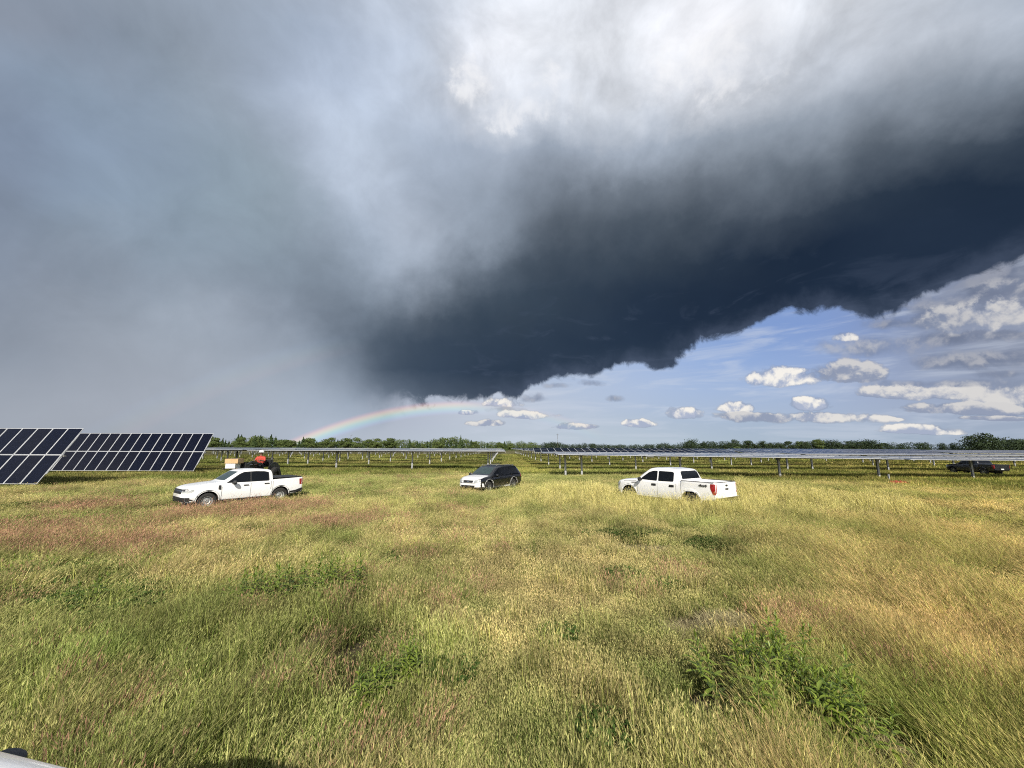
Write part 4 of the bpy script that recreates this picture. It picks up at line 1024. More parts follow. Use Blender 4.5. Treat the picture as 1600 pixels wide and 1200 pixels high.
# white cabinet far among the tables
p = G(1012, 716); cb = empty('inverter_cabinet', (21.0*2.05, 122, 0)); cb.location = ((1012-800)/FPX*120, 120, 0)
tag(cb, 'small white equipment cabinet far off, rising just above the solar tables', 'cabinet')
b = MB(); b.box((0, 0, 1.7), (1.9, 1.2, 2.2)); b.build('housing', M['cabinet'], cb); b = MB(); b.box((0, 0, 2.84), (2.1, 1.4, .08)); b.build('roof', M['cabinet'], cb)
b = MB(); b.box((-.45, -.61, 1.7), (.85, .02, 1.9)); b.build('door', M['cabinet'], cb); b = MB(); b.box((.45, -.61, 1.7), (.85, .02, 1.9)); b.build('door', M['cabinet'], cb)
b = MB(); b.box((0, 0, .3), (2.0, 1.3, .6)); b.build('plinth', M['galv'], cb)

# ------------------------------------------------------------------ trees
def leaf_mat(name, a, b_):
    m = bpy.data.materials.new(name); m.use_nodes = True; N = NT(m.node_tree); p = m.node_tree.nodes['Principled BSDF']
    P = N.new('ShaderNodeNewGeometry').outputs['Position']; n = N.noise(P, .22, 4, .6); n2 = N.noise(P, 1.6, 3, .6)
    inf = N.new('ShaderNodeObjectInfo').outputs['Random']
    c = N.mix(N.rng(N.m('MULTIPLY_ADD', inf, .5, N.m('MULTIPLY', n, .6)), .2, .75), a, b_)
    N.put(p.inputs['Base Color'], N.mix(N.rng(n2, .35, .7), c, tuple(v*1.5 for v in b_))); p.inputs['Roughness'].default_value = .8
    p.inputs['Specular IOR Level'].default_value = .2
    return m
M['leaf'] = leaf_mat('broadleaf_foliage', (.036, .056, .016), (.075, .10, .030))
M['pine'] = leaf_mat('pine_foliage', (.022, .040, .015), (.042, .066, .022))
M['leaf_far'] = leaf_mat('far_foliage', (.014, .026, .014), (.032, .048, .022))  # cloud shadow over the centre and right woods, painted in as darker leaf colour
M['bark'] = mat('bark', (.07, .055, .04), .9, bump=.5, bscale=8)
def crown_mesh(kind, h, w, n, mat_, seed):
    rs = np.random.default_rng(seed); vs = []; fs = []
    lobes = []
    if kind == 'pine':
        for k in range(9):
            t = k/8; z = h*(.14+.84*t); rr = w*.5*(1-t)**.8*(.8+.4*rs.random())+.15
            for q in range(4):
                a = rs.random()*6.28; lobes.append((math.cos(a)*rr*.5, math.sin(a)*rr*.5, z, rr*.65, h*.07))
    else:
        for k in range(15):
            a = rs.random()*6.28; t = rs.random(); z = h*(.25+.62*t); rr = w*.5*math.sqrt(max(.05, 1-((t-.4)/.75)**2))
            d = rr*.62*math.sqrt(rs.random()); lobes.append((math.cos(a)*d, math.sin(a)*d, z, w*.2*(.7+.7*rs.random()), h*.13*(.7+.6*rs.random())))
    per = n//len(lobes)
    for (x, y, z, rx, rz) in lobes:
        v = rs.normal(size=(per, 3)); v /= np.linalg.norm(v, axis=1)[:, None]; rad = (.62+.42*rs.random(per))[:, None]
        c = v*rad*np.array([rx, rx, rz])+np.array([x, y, z]); s = (.20+.20*rs.random(per))*h/10
        a1 = rs.normal(size=(per, 3)); a1 /= np.linalg.norm(a1, axis=1)[:, None]; a2 = np.cross(a1, v+rs.normal(size=(per, 3))*.5); a2 /= np.linalg.norm(a2, axis=1)[:, None]+1e-9
        for i in range(per):
            k = len(vs); vs += [tuple(c[i]-a1[i]*s[i]), tuple(c[i]+a2[i]*s[i]*.7), tuple(c[i]+a1[i]*s[i]), tuple(c[i]-a2[i]*s[i]*.7)]; fs.append((k, k+1, k+2, k+3))
    me = bpy.data.meshes.new('crown'); me.from_pydata(vs, [], fs); me.materials.append(mat_); return me
def trunk_mesh(h, r, seed):
    b = MB(); rs = random.Random(seed); p = Vector((0, 0, -.3)); n = 5
    for i in range(n):
        q = Vector((p.x+rs.uniform(-.12, .12), p.y+rs.uniform(-.12, .12), h*.75*(i+1)/n)); b.tube(p, q, r*(1-i/n*.8), 7, r*(1-(i+1)/n*.8)); 
        if i >= 1:
            for _ in range(2):
                a = rs.random()*6.28; b.tube(q, q+Vector((math.cos(a)*h*.14, math.sin(a)*h*.14, h*.12)), r*.35, 5, r*.1)
        p = q
    return b.mesh('trunk', M['bark'], 40)
protos = []
for k in range(5):
    protos.append(('broadleaf_tree', crown_mesh('b', 9, 8.5, 2600, M['leaf'], k), trunk_mesh(9, .22, k)))
pines = [('pine_tree', crown_mesh('pine', 11, 6.5, 1700, M['pine'], 20+k), trunk_mesh(11, .2, 20+k)) for k in range(3)]
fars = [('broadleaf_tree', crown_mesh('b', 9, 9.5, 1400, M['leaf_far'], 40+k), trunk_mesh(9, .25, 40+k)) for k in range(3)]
def tree(proto, x, y, s, label, group, sw=1.0):
    e = empty(proto[0], (x, y, 0), random.uniform(0, 6.28)); e.scale = (s*sw, s*sw, s)
    tag(e, label, 'tree', group); link('crown', proto[1], e); link('trunk', proto[2], e); return e
# far wood: reads as one mass, behind the individual trees
def wood(name, x0, x1, y0, y1, hgt_m, n, mt, seed, label):
    rs = np.random.default_rng(seed); base = []
    cm = crown_mesh('b', 9, 9.5, 340, mt, seed)
    co = np.empty(len(cm.vertices)*3); cm.vertices.foreach_get('co', co); co = co.reshape(-1, 3)
    V = []
    for i in range(n):
        t = (i+rs.random()*.8)/n; x = x0+(x1-x0)*t; y = y0+(y1-y0)*t+rs.uniform(-8, 14); s = hgt_m/9*(.50+.45*rs.random()+.40*(.5+.5*math.sin(i*.21+seed))*(.5+.5*math.sin(i*.063+2*seed)))
        a = rs.random()*6.28; m = np.array([[math.cos(a), -math.sin(a), 0], [math.sin(a), math.cos(a), 0], [0, 0, 1]])*s
        V.append(co@m.T+np.array([x, y, -1.8*s]))
    V = np.concatenate(V); me = bpy.data.meshes.new(name); nf = len(V)//4
    me.vertices.add(len(V)); me.vertices.foreach_set('co', V.ravel()); me.loops.add(len(V)); me.loops.foreach_set('vertex_index', np.arange(len(V)))
    me.polygons.add(nf); me.polygons.foreach_set('loop_start', np.arange(nf)*4); me.update(calc_edges=True); me.materials.append(mt)
    return tag(link(name, me), label, 'woodland', kind='stuff')
wood('distant_wood', -640, 30, 330, 400, 13.5, 330, M['leaf'], 61, 'sunlit belt of mixed trees on the horizon at left behind the solar rows')
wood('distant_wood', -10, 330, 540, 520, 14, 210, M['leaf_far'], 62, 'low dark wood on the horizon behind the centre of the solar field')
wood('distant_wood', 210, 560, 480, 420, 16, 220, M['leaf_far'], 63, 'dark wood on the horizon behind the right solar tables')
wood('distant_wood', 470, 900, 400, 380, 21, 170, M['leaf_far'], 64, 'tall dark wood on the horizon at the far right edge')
# individual trees that can be told apart on the skyline
px = 318
while px < 800:
    y = random.uniform(295, 335); x = (px-800)/FPX*y
    if random.random() < .42: tree(random.choice(pines), x, y, random.uniform(.62, 1.12)*(1.05 if px < 560 else .75), 'dark pointed pine in the tree belt left of centre on the horizon', 'trees along the left horizon', .9)
    else: tree(random.choice(protos), x, y, random.uniform(.65, 1.25)*(1.0 if px < 620 else .75), 'bushy sunlit green tree in the tree belt left of centre on the horizon', 'trees along the left horizon')
    px += random.uniform(3.5, 7.5)
tree(pines[0], (721-800)/FPX*300, 300, 1.12, 'single narrow pine standing taller than its neighbours above the black crossover', None, .42)
tree(protos[1], (382-800)/FPX*300, 300, 1.25, 'tallest tree of the left belt, just right of the tilted solar tables', None, .9)
tree(protos[2], (611-800)/FPX*300, 300, 1.18, 'round dense tree in the belt beneath the rainbow, wider than its neighbours', None, 1.25)
tree(protos[0], (1149-800)/FPX*150, 150, .42, 'small green tree poking up alone among the solar tables right of the large pickup', None, 1.0)
px = 1130
while px < 1380:
    y = random.uniform(430, 460); x = (px-800)/FPX*y
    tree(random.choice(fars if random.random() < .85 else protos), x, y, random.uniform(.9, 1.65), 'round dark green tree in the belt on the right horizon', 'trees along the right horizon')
    px += random.uniform(6, 12)
for i, (pxx, hh) in enumerate([(551, 14), (871, 15)]):
    y = 330; e = empty('utility_pole', ((pxx-800)/FPX*y, y, 0)); tag(e, ['thin utility pole above the tree belt near the rainbow', 'thin utility pole above the trees behind the nearest right table'][i], 'utility pole')
    b = MB(); b.tube((0, 0, -.5), (0, 0, hh), .16, 8, .11); b.build('pole', M['wood'], e); b = MB(); b.box((0, 0, hh-.8), (2.4, .12, .12)); b.build('crossarm', M['wood'], e)
# ------------------------------------------------------------------ meadow
def grass_mat(name, transl=.25):
    m = bpy.data.materials.new(name); m.use_nodes = True; m.node_tree.nodes.clear(); N = NT(m.node_tree)
    at = N.new('ShaderNodeAttribute', attribute_name='blade'); ti = N.new('ShaderNodeAttribute', attribute_name='tint'); ti.attribute_type = 'INSTANCER'
    P = N.new('ShaderNodeNewGeometry').outputs['Position']
    n = N.noise(P, 1.7, 5, .6)
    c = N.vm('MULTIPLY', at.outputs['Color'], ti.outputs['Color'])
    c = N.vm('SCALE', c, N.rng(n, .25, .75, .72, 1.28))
    d = N.new('ShaderNodeBsdfDiffuse'); t = N.new('ShaderNodeBsdfTranslucent'); N.put(d.inputs[0], c); N.put(t.inputs[0], c)
    mx = N.new('ShaderNodeMixShader'); mx.inputs[0].default_value = transl
    N.t.links.new(d.outputs[0], mx.inputs[1]); N.t.links.new(t.outputs[0], mx.inputs[2])
    o = N.new('ShaderNodeOutputMaterial'); N.t.links.new(mx.outputs[0], o.inputs[0]); return m
M['grass'] = grass_mat('grass_blades')
PAL = dict(
 **{k: np.array(v) for k, v in dict(green=[.080, .108, .032], lime=[.165, .185, .060], olive=[.16, .152, .064], straw=[.40, .345, .19], tan=[.33, .255, .15], pink=[.40, .235, .165],
   pale=[.52, .47, .25], brown=[.060, .048, .028], dgreen=[.035, .066, .018], yel=[.32, .30, .11]).items()})
def patch_mesh(name, n, rad, h, hv, lean, width, pal, wts, head=0.0, headcol='tan', seed=0, flop=.35):
    """a tuft of bent blades; head = share of blades that carry a seed head"""
    rs = np.random.default_rng(seed)
    a = rs.random(n)*2*np.pi; r = rad*np.sqrt(rs.random(n)); bx, by = r*np.cos(a), r*np.sin(a)
    H = h*(1+hv*rs.normal(size=n)).clip(.35, 1.8)
    ld = rs.normal(size=n)*.8+np.pi/2; la = (lean+flop*rs.normal(size=n))
    lx, ly = np.cos(ld)*la, np.sin(ld)*la
    wa = rs.random(n)*np.pi; W_ = width*(.6+.8*rs.random(n)); wx, wy = np.cos(wa)*W_/2, np.sin(wa)*W_/2
    names = list(pal); ci = rs.choice(len(names), size=n, p=np.array(wts)/sum(wts)); C = np.stack([PAL[k] for k in names])[ci]*(.40+1.25*rs.random((n, 1))**1.6)
    V = []; F = []; CC = []
    def pos(t):
        return np.stack([bx+lx*H*t**1.6, by+ly*H*t**1.6, H*(t-.22*np.minimum(1, np.abs(la))*t**2)], 1)
    p0, p1, p2 = pos(0), pos(.5), pos(1.0); w = np.stack([wx, wy, 0*wx], 1)
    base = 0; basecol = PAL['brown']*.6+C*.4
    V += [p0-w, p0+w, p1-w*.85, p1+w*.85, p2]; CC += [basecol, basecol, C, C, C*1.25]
    V = np.stack(V, 1).reshape(-1, 3); CC = np.stack(CC, 1).reshape(-1, 3)
    k = np.arange(n)*5
    tris = [np.stack([k, k+1, k+3], 1), np.stack([k, k+3, k+2], 1), np.stack([k+2, k+3, k+4], 1)]
    F = np.concatenate(tris)
    if head > 0:
        idx = np.nonzero(rs.random(n) < head)[0]; m = len(idx)
        if m:
            tip = p2[idx]; dr = (p2-p1)[idx]; dr /= np.linalg.norm(dr, axis=1)[:, None]; L = (.045+.045*rs.random(m))[:, None]*(h/.5)**.5; ww = .0028+.0028*rs.random(m)
            s1 = np.stack([np.cos(wa[idx])*ww, np.sin(wa[idx])*ww, 0*ww], 1); s2 = np.stack([-np.sin(wa[idx])*ww, np.cos(wa[idx])*ww, 0*ww], 1)
            lo, mid, hi = tip-dr*L*.3, tip+dr*L*.15, tip+dr*L*.8
            hv_ = np.stack([lo, mid-s1, mid+s1, mid-s2, mid+s2, hi], 1).reshape(-1, 3); b0_ = len(V); kk = b0_+np.arange(m)*6
            V = np.concatenate([V, hv_]); hc = PAL[headcol]*(.7+.6*rs.random((m, 1))); CC = np.concatenate([CC, np.repeat(hc, 6, 0)])
            F = np.concatenate([F]+[np.stack([kk+i, kk+j, kk+l], 1) for i, j, l in ((0, 1, 5), (0, 5, 2), (0, 3, 5), (0, 5, 4))])
    me = bpy.data.meshes.new(name); me.vertices.add(len(V)); me.vertices.foreach_set('co', V.ravel())
    me.loops.add(len(F)*3); me.loops.foreach_set('vertex_index', F.ravel()); me.polygons.add(len(F)); me.polygons.foreach_set('loop_start', np.arange(len(F))*3)
    me.update(calc_edges=True); at = me.attributes.new('blade', 'FLOAT_COLOR', 'POINT')
    at.data.foreach_set('color', np.concatenate([CC, np.ones((len(CC), 1))], 1).ravel()); me.materials.append(M['grass']); return me
def broad_mesh(name, n, rad, h, seed, col='dgreen', size=.05):
    """low leafy ground cover"""
    rs = np.random.default_rng(seed); V = []; F = []; CC = []
    for i in range(n):
        a = rs.random()*6.28; r = rad*math.sqrt(rs.random()); c = np.array([r*math.cos(a), r*math.sin(a), h*(.25+.75*rs.random())])
        d = rs.random()*6.28; u = np.array([math.cos(d), math.sin(d), .25*rs.normal()]); v = np.array([-math.sin(d), math.cos(d), .3*rs.normal()]); s = size*(.6+.8*rs.random())
        k = len(V); V += [c-u*s, c-v*s*.35+np.array([0, 0, .012]), c+u*s-np.array([0, 0, s*.4]), c+v*s*.35+np.array([0, 0, .012])]; F.append((k, k+1, k+2, k+3))
        cc = (PAL[col]*(.7+.7*rs.random())+PAL['lime']*.3*rs.random()); CC += [cc]*4
    me = bpy.data.meshes.new(name); me.from_pydata([tuple(p) for p in V], [], F); at = me.attributes.new('blade', 'FLOAT_COLOR', 'POINT')
    at.data.foreach_set('color', np.concatenate([np.array(CC), np.ones((len(CC), 1))], 1).ravel()); me.materials.append(M['grass']); return me

def fbm(x, y, s, o=3, seed=0):
    out = np.zeros_like(x); amp = 1; tot = 0
    for k in range(o):
        f = s*2**k; ph = seed*13.7+k*5.1
        # cheap value noise on a lattice
        xi, yi = np.floor(x*f+ph).astype(int), np.floor(y*f-ph).astype(int); fx, fy = x*f+ph-xi, y*f-ph-yi
        fx, fy = fx*fx*(3-2*fx), fy*fy*(3-2*fy)
        def hsh(i, j): v = np.sin(i*127.1+j*311.7+seed*17.3)*43758.5453; return v-np.floor(v)
        out += amp*((hsh(xi, yi)*(1-fx)+hsh(xi+1, yi)*fx)*(1-fy)+(hsh(xi, yi+1)*(1-fx)+hsh(xi+1, yi+1)*fx)*fy); tot += amp; amp *= .5
    return out/tot
def inst_object(name, pts, scl, rotz, idx, tint, coll, label, tilt=None):
    me = bpy.data.meshes.new(name); me.vertices.add(len(pts)); me.vertices.foreach_set('co', pts.astype(np.float32).ravel())
    def A(n, t, d, key): at = me.attributes.new(n, t, 'POINT'); at.data.foreach_set(key, d.astype(np.int32 if t == 'INT' else np.float32).ravel())
    A('scl', 'FLOAT_VECTOR', scl, 'vector'); A('rot', 'FLOAT_VECTOR', np.stack([tilt if tilt is not None else 0*rotz, 0*rotz, rotz], 1), 'vector'); A('pick', 'INT', idx, 'value')
    A('tint', 'FLOAT_COLOR', np.concatenate([tint, np.ones((len(tint), 1))], 1), 'color')
    o = link(name, me); tag(o, label, 'grass', kind='stuff')
    ng = bpy.data.node_groups.new(name, 'GeometryNodeTree'); ng.interface.new_socket('Geometry', in_out='INPUT', socket_type='NodeSocketGeometry'); ng.interface.new_socket('Geometry', in_out='OUTPUT', socket_type='NodeSocketGeometry')
    N = NT(ng); gi = N.new('NodeGroupInput'); go = N.new('NodeGroupOutput'); ip = N.new('GeometryNodeInstanceOnPoints'); ci = N.new('GeometryNodeCollectionInfo')
    ci.inputs[0].default_value = coll; ci.inputs['Separate Children'].default_value = True; ci.inputs['Reset Children'].default_value = True
    def na(n, t): q = N.new('GeometryNodeInputNamedAttribute', data_type=t); q.inputs[0].default_value = n; return q.outputs[0]
    er = N.new('FunctionNodeEulerToRotation'); N.put(er.inputs[0], na('rot', 'FLOAT_VECTOR'))
    N.put(ip.inputs['Points'], gi.outputs[0]); N.put(ip.inputs['Instance'], ci.outputs[0]); ip.inputs['Pick Instance'].default_value = True
    N.put(ip.inputs['Instance Index'], na('pick', 'INT')); N.put(ip.inputs['Rotation'], er.outputs[0]); N.put(ip.inputs['Scale'], na('scl', 'FLOAT_VECTOR'))
    N.put(go.inputs[0], ip.outputs[0])
    md = o.modifiers.new('scatter', 'NODES'); md.node_group = ng; return o
def make_coll(name, meshes):
    c = bpy.data.collections.new(name)
    for i, me in enumerate(meshes): c.objects.link(bpy.data.objects.new('%s_%02d' % (name, i), me))
    return c
# sources (kept out of the scene, only instanced)
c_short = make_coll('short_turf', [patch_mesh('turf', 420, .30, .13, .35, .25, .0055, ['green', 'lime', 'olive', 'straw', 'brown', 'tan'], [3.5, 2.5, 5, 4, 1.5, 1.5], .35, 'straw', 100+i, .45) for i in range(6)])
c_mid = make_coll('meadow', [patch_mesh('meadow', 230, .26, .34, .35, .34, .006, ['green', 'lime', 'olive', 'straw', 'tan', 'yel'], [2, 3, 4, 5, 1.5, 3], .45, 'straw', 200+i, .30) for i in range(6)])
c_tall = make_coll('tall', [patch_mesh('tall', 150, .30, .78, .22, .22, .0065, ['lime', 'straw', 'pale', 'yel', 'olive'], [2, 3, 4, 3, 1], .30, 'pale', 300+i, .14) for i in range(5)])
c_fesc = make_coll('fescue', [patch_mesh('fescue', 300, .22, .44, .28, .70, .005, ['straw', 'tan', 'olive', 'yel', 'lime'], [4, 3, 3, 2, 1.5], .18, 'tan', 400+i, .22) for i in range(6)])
c_pink = make_coll('seedheads', [patch_mesh('seedheads', 130, .28, .40, .25, .35, .004, ['tan', 'olive', 'pink'], [2, 3, 2], .75, 'pink', 500+i, .2) for i in range(4)])
c_leaf = make_coll('groundcover', [broad_mesh('groundcover', 240, .32, .20, 600+i) for i in range(4)])
c_far = make_coll('far_sward', [patch_mesh('far', 300, .75, .24, .40, .30, .020, ['green', 'lime', 'olive', 'straw', 'yel'], [3, 3, 5, 4, 2], .12, 'tan', 700+i, .4) for i in range(5)])
c_litter = make_coll('litter', [patch_mesh('litter', 260, .30, .10, .5, 1.5, .007, ['pale', 'straw', 'tan'], [3, 3, 2], 0, 'tan', 800+i, .8) for i in range(3)])

# where things grow, surveyed from the photograph as ground places: (px, py, radius x, radius y in metres)
def zone(x, y, lst):
    v = np.zeros_like(x)
    for (px_, py_, rx, ry, wgt) in lst:
        g = G(px_, py_); q = ((x-g.x)/rx)**2+((y-g.y)/ry)**2; v = np.maximum(v, wgt*np.clip(1.35-q, 0, 1))
    return v
Z_BARE = [(1075, 988, .55, .5, 1.3), (1140, 975, .7, .55, 1.3), (1008, 856, 1.0, .8, 1.1), (1090, 1100, .36, .30, 1.4), (1592, 917, .45, .35, 1), (1390, 1185, .35, .3, 1), (545, 1020, .4, .5, .7), (1262, 757+6, .8, .6, .6), (1120, 874, .6, .4, .6), (430, 985, .3, .6, .4), (575, 955, .27, .36, .95), (535, 975, .27, .36, .95), (500, 1000, .27, .36, .95), (455, 1025, .27, .36, .95), (410, 1050, .27, .36, .95), (360, 1080, .27, .36, .95), (300, 1115, .27, .36, .95), (430, 1065, .27, .36, .95), (640, 960, .27, .36, .95), (600, 985, .27, .36, .95), (575, 1015, .27, .36, .95), (560, 1050, .27, .36, .95)]
Z_LITT = [(1075, 992, .5, .35, 1), (1145, 980, .65, .4, 1), (1008, 858, .8, .4, 1), (1390, 1185, .4, .3, 1), (1330, 800, 3, 1.2, .6), (1540, 800, 4, 1.5, .6)]
Z_TALL = [(1060, 800, 4.4, 2.9, 1), (930, 785, 5.0, 4.0, .9), (1270, 795, 5.5, 3.6, .9), (860, 775, 2.6, 2.6, .6), (830, 790, 2, 2, .4), (1180, 775, 2.5, 3.5, 1), (1300, 815, 2.5, 1.5, .5), (620, 800, 3, 2, .3)]
Z_PINK = [(100, 870, 3.4, 1.0, 1), (60, 840, 4, 1.4, .7), (340, 815, 3, 1.3, .8), (440, 800, 2.6, 1.6, .9), (500, 832, 1.6, .7, 1), (590, 822, 1.4, .6, 1), (1250, 1010, .8, .4, .9), (1070, 915, .5, .3, .7), (700, 805, 1, .5, .6), (200, 800, 5, 1.5, .5), (1480, 1130, .6, .3, .6), (980, 940, .9, .3, .4)]
Z_LEAF = [(60, 905, 1.6, .9, .9), (190, 925, 1.2, .7, 1), (140, 945, 1.2, .6, .9), (690, 835, 1.8, .8, .7), (760, 835, 1.4, .6, .6), (560, 875, 1.0, .6, .7), (400, 830, 1.3, .6, .6), (20, 790, 3, 1.2, .6), (480, 935, .8, .45, .8), (430, 945, .8, .4, .8), (1320, 832, 1.2, .5, .5), (1285, 865, .9, .4, .6), (980, 835, 1.5, .6, .5), (1090, 855, 1.4, .5, .5)]
Z_SHORT = [(960, 960, 3.4, 4.0, 1), (900, 1100, 2.2, 1.6, 1), (1020, 850, 4.0, 2.5, .8), (780, 1050, 1.6, 1.6, .7), (560, 1170, 1.0, .6, .8), (800, 870, 2.0, 2.0, .5)]
Z_DARK = [(560, 880, 1.6, 1.2, .9), (640, 900, 1.2, .9, .7), (700, 860, 1.3, .8, .5), (250, 1055, .6, .4, .7), (870, 900, .6, .4, .4), (1180, 900, .9, .5, .35), (1420, 880, .8, .5, .4), (1560, 1000, .5, .4, .6), (60, 1000, 1, .5, .4), (760, 960, .5, .4, .4), (1000, 1060, .5, .3, .4), (420, 890, 1.2, .5, .4), (1480, 1180, .4, .3, .7), (150, 1060, .7, .4, .8), (330, 970, 1.0, .7, .5), (560, 860, 1.5, .9, .5), (590, 890, 1.6, .9, .6), (650, 930, 1.2, .6, .4), (1210, 835, 1.3, .5, .4)]
Z_WEED = [(1180, 1090, .42, .36, 1.2), (1240, 1110, .36, .36, 1.2), (1300, 1160, .3, .25, 1.2), (1150, 1060, .3, .25, 1), (655, 1062, .30, .24, 1.1), (600, 1092, .30, .26, 1.1), (500, 935, .9, .6, 1.0), (430, 947, .7, .45, .9)]
car_boxes = []
for t_, (lx, wy) in ((t1, (2.7, 1.0)), (t2, (3.05, 1.06)), (t3, (2.65, 1.0)), (t4, (2.8, 1.0)), (t5, (3.1, 1.06)), (tr, (1.7, .95))):
    car_boxes.append((t_.location.x, t_.location.y, t_.rotation_euler.z, lx, wy))
def under_car(x, y, pad=0.0):
    m = np.zeros(x.shape, bool)
    for cx, cy, a, lx, wy in car_boxes:
        dx_, dy_ = x-cx, y-cy; u = dx_*math.cos(a)+dy_*math.sin(a); v = -dx_*math.sin(a)+dy_*math.cos(a); m |= (np.abs(u) < lx+pad) & (np.abs(v) < wy+pad)
    return m
hv_vec = np.vectorize(hgt)
def jgrid(r0, r1, step, halfang):
    R_ = r1; n = int(2*R_/step)+1; gx, gy = np.meshgrid((np.arange(n)-n/2)*step, np.arange(-2, R_, step)); x, y = gx.ravel(), gy.ravel()
    x = x+rng.uniform(-.5, .5, x.size)*step; y = y+rng.uniform(-.5, .5, x.size)*step; r = np.hypot(x, y); an = np.abs(np.arctan2(x, y))
    k = (r >= r0) & (r < r1) & ((an < R(halfang)) | (r < 3.0)); return x[k], y[k]
def tint_of(x, y, extra=None):
    a = fbm(x, y, .16, 3, 1)[:, None]; b_ = fbm(x, y, .7, 3, 2)[:, None]; c_ = fbm(x, y, 2.2, 2, 5)[:, None]
    warm = np.array([1.27, 1.22, 1.04]); cool = np.array([.88, 1.06, .70])
    m_ = fbm(x, y, 1.15, 2, 41)[:, None]; k = np.clip((a-.5)*2.0+.5+(b_-.5)*1.2+(m_-.5)*1.4, 0, 1); t = cool*(1-k)+warm*k
    t = t*(.30+1.75*np.clip(b_*.45+c_*.55, 0, 1))
    # golden toward the right, rosy tan at the left
    side = np.clip((x/np.maximum(y, 1)-.45)*1.6, 0, 1)[:, None]; t = t*(1-side)+t*np.array([1.17, 1.10, .98])*side
    dk = zone(x, y, Z_DARK)[:, None]; t = t*(1-.5*dk)+t*dk*.5*np.array([.45, .75, .4])
    return t
def scatter(name, coll, nv, x, y, s, tint, label, rz=.7, lift=0.0, sxy=None):
    keep = ~under_car(x, y, .05) if name != 'tall_grass' else ~under_car(x, y, -.05)
    x, y, s, tint = x[keep], y[keep], s[keep], tint[keep]; n = len(x)
    z = hv_vec(x, y)+lift if n else x
    sv = np.stack([np.ones(n)*(1 if sxy is None else sxy), np.ones(n)*(1 if sxy is None else sxy), s], 1)
    inst_object(name, np.stack([x, y, z], 1), sv, rng.uniform(-rz, rz, n), rng.integers(0, nv, n), tint, coll, label)
    print(name, n)
for band, (r0, r1, st) in enumerate([(0, 9, .20), (9, 20, .30), (20, 42, .46)]):
    x, y = jgrid(r0, r1, st, 80); zb = zone(x, y, Z_BARE); zs = zone(x, y, Z_SHORT); zt_ = zone(x, y, Z_TALL); zp = zone(x, y, Z_PINK); zl = zone(x, y, Z_LEAF)
    side = np.clip((x/np.maximum(y, 1)-.50)*2.2, 0, 1); near_r = np.hypot(x, y)
    zw = zone(x, y, Z_WEED); u = rng.random(x.size); cl = np.clip((.45*fbm(x, y, .8, 2, 9)+.55*fbm(x, y, 2.6, 2, 19)-.5)*1.7+.5, 0, 1); ok = u > np.maximum(zb*1.15, zw*.8)
    tn = tint_of(x, y); f = [1.0, 1.35, 2.0][band]
    # turf everywhere thin
    k = ok & (rng.random(x.size) < .60+.35*np.clip(zs, 0, 1))
    scatter('short_grass', c_short, 6, x[k], y[k], (.7+.6*cl[k])*(1.25 if band else 1), tn[k], ['close short grass in the foreground', 'short grass in the middle of the meadow', 'short grass between the vehicles and the first solar tables'][band], sxy=f)
    # meadow grass off the mown centre
    pm_ = np.clip(.85-zs*.85-zt_*.4-side*.35-zl*.4, .06, 1)*np.clip((cl-.28)*3.2, .05, 1); 
    if band == 2: pm_ *= np.where(y > 33, .35, .8)
    k = ok & (rng.random(x.size) < pm_)
    scatter('meadow_grass', c_mid, 6, x[k], y[k], (.50+.75*cl[k])*(.85 if band else 1), tn[k], ['knee high green and tan meadow grass in the foreground', 'green and tan meadow grass around the vehicles', 'meadow grass farther out before the solar tables'][band], sxy=f)
    pf = np.clip(side*.95-zl*.3, 0, 1)*np.clip((cl-.2)*3, .15, 1)*(.0 if band == 2 else 1)+.10*(zs < .3)*(band < 2)
    k = ok & (rng.random(x.size) < pf)
    if k.sum(): scatter('fine_fescue', c_fesc, 6, x[k], y[k], .7+.6*cl[k], tn[k], ['golden fine grass swept away from the camera at lower right', 'golden fine grass at right'][band], rz=.45, sxy=f)
    k = (zt_ > .02) & (rng.random(x.size) < zt_*.75*np.clip((cl-.15)*2.5, .2, 1)) & ok
    if k.sum(): scatter('tall_grass', c_tall, 5, x[k], y[k], (.36+.74*cl[k])*(.60+.5*np.clip(zt_[k], 0, 1)), tn[k]*.3+np.array([1.05, 1.0, .80]), 'tall pale yellow grass around the large white pickup', rz=1.2, sxy=f*.7)
    k = ok & (rng.random(x.size) < zp*.75+.03*(x < 0)) & ~under_car(x, y, .9)
    if k.sum(): scatter('seed_head_grass', c_pink, 4, x[k], y[k], .7+.6*cl[k], tn[k]*.3+.72, ['rosy seed head grass close by', 'rosy tan seed head grass at left', 'rosy tan seed head grass in the distance'][band], rz=1.0, sxy=f)
    k = (rng.random(x.size) < zl*.9+.025*(cl > .62)) & (zb < .3)
    if k.sum(): scatter('leafy_ground_cover', c_leaf, 4, x[k], y[k], .7+.6*cl[k], tn[k]*.4+.6, ['dark leafy ground cover close by', 'dark leafy ground cover at left', 'dark leafy ground cover in the distance'][band], rz=3, sxy=f)
    zl_ = zone(x, y, Z_LITT); k = rng.random(x.size) < zl_*.9
    if k.sum(): scatter('dry_grass_litter', c_litter, 3, x[k], y[k], np.ones(k.sum()), np.ones((k.sum(), 3)), ['pale dry grass thatch on bare spots', 'pale dry thatch patch', 'pale dry thatch in the distance at right'][band], rz=3, sxy=f)
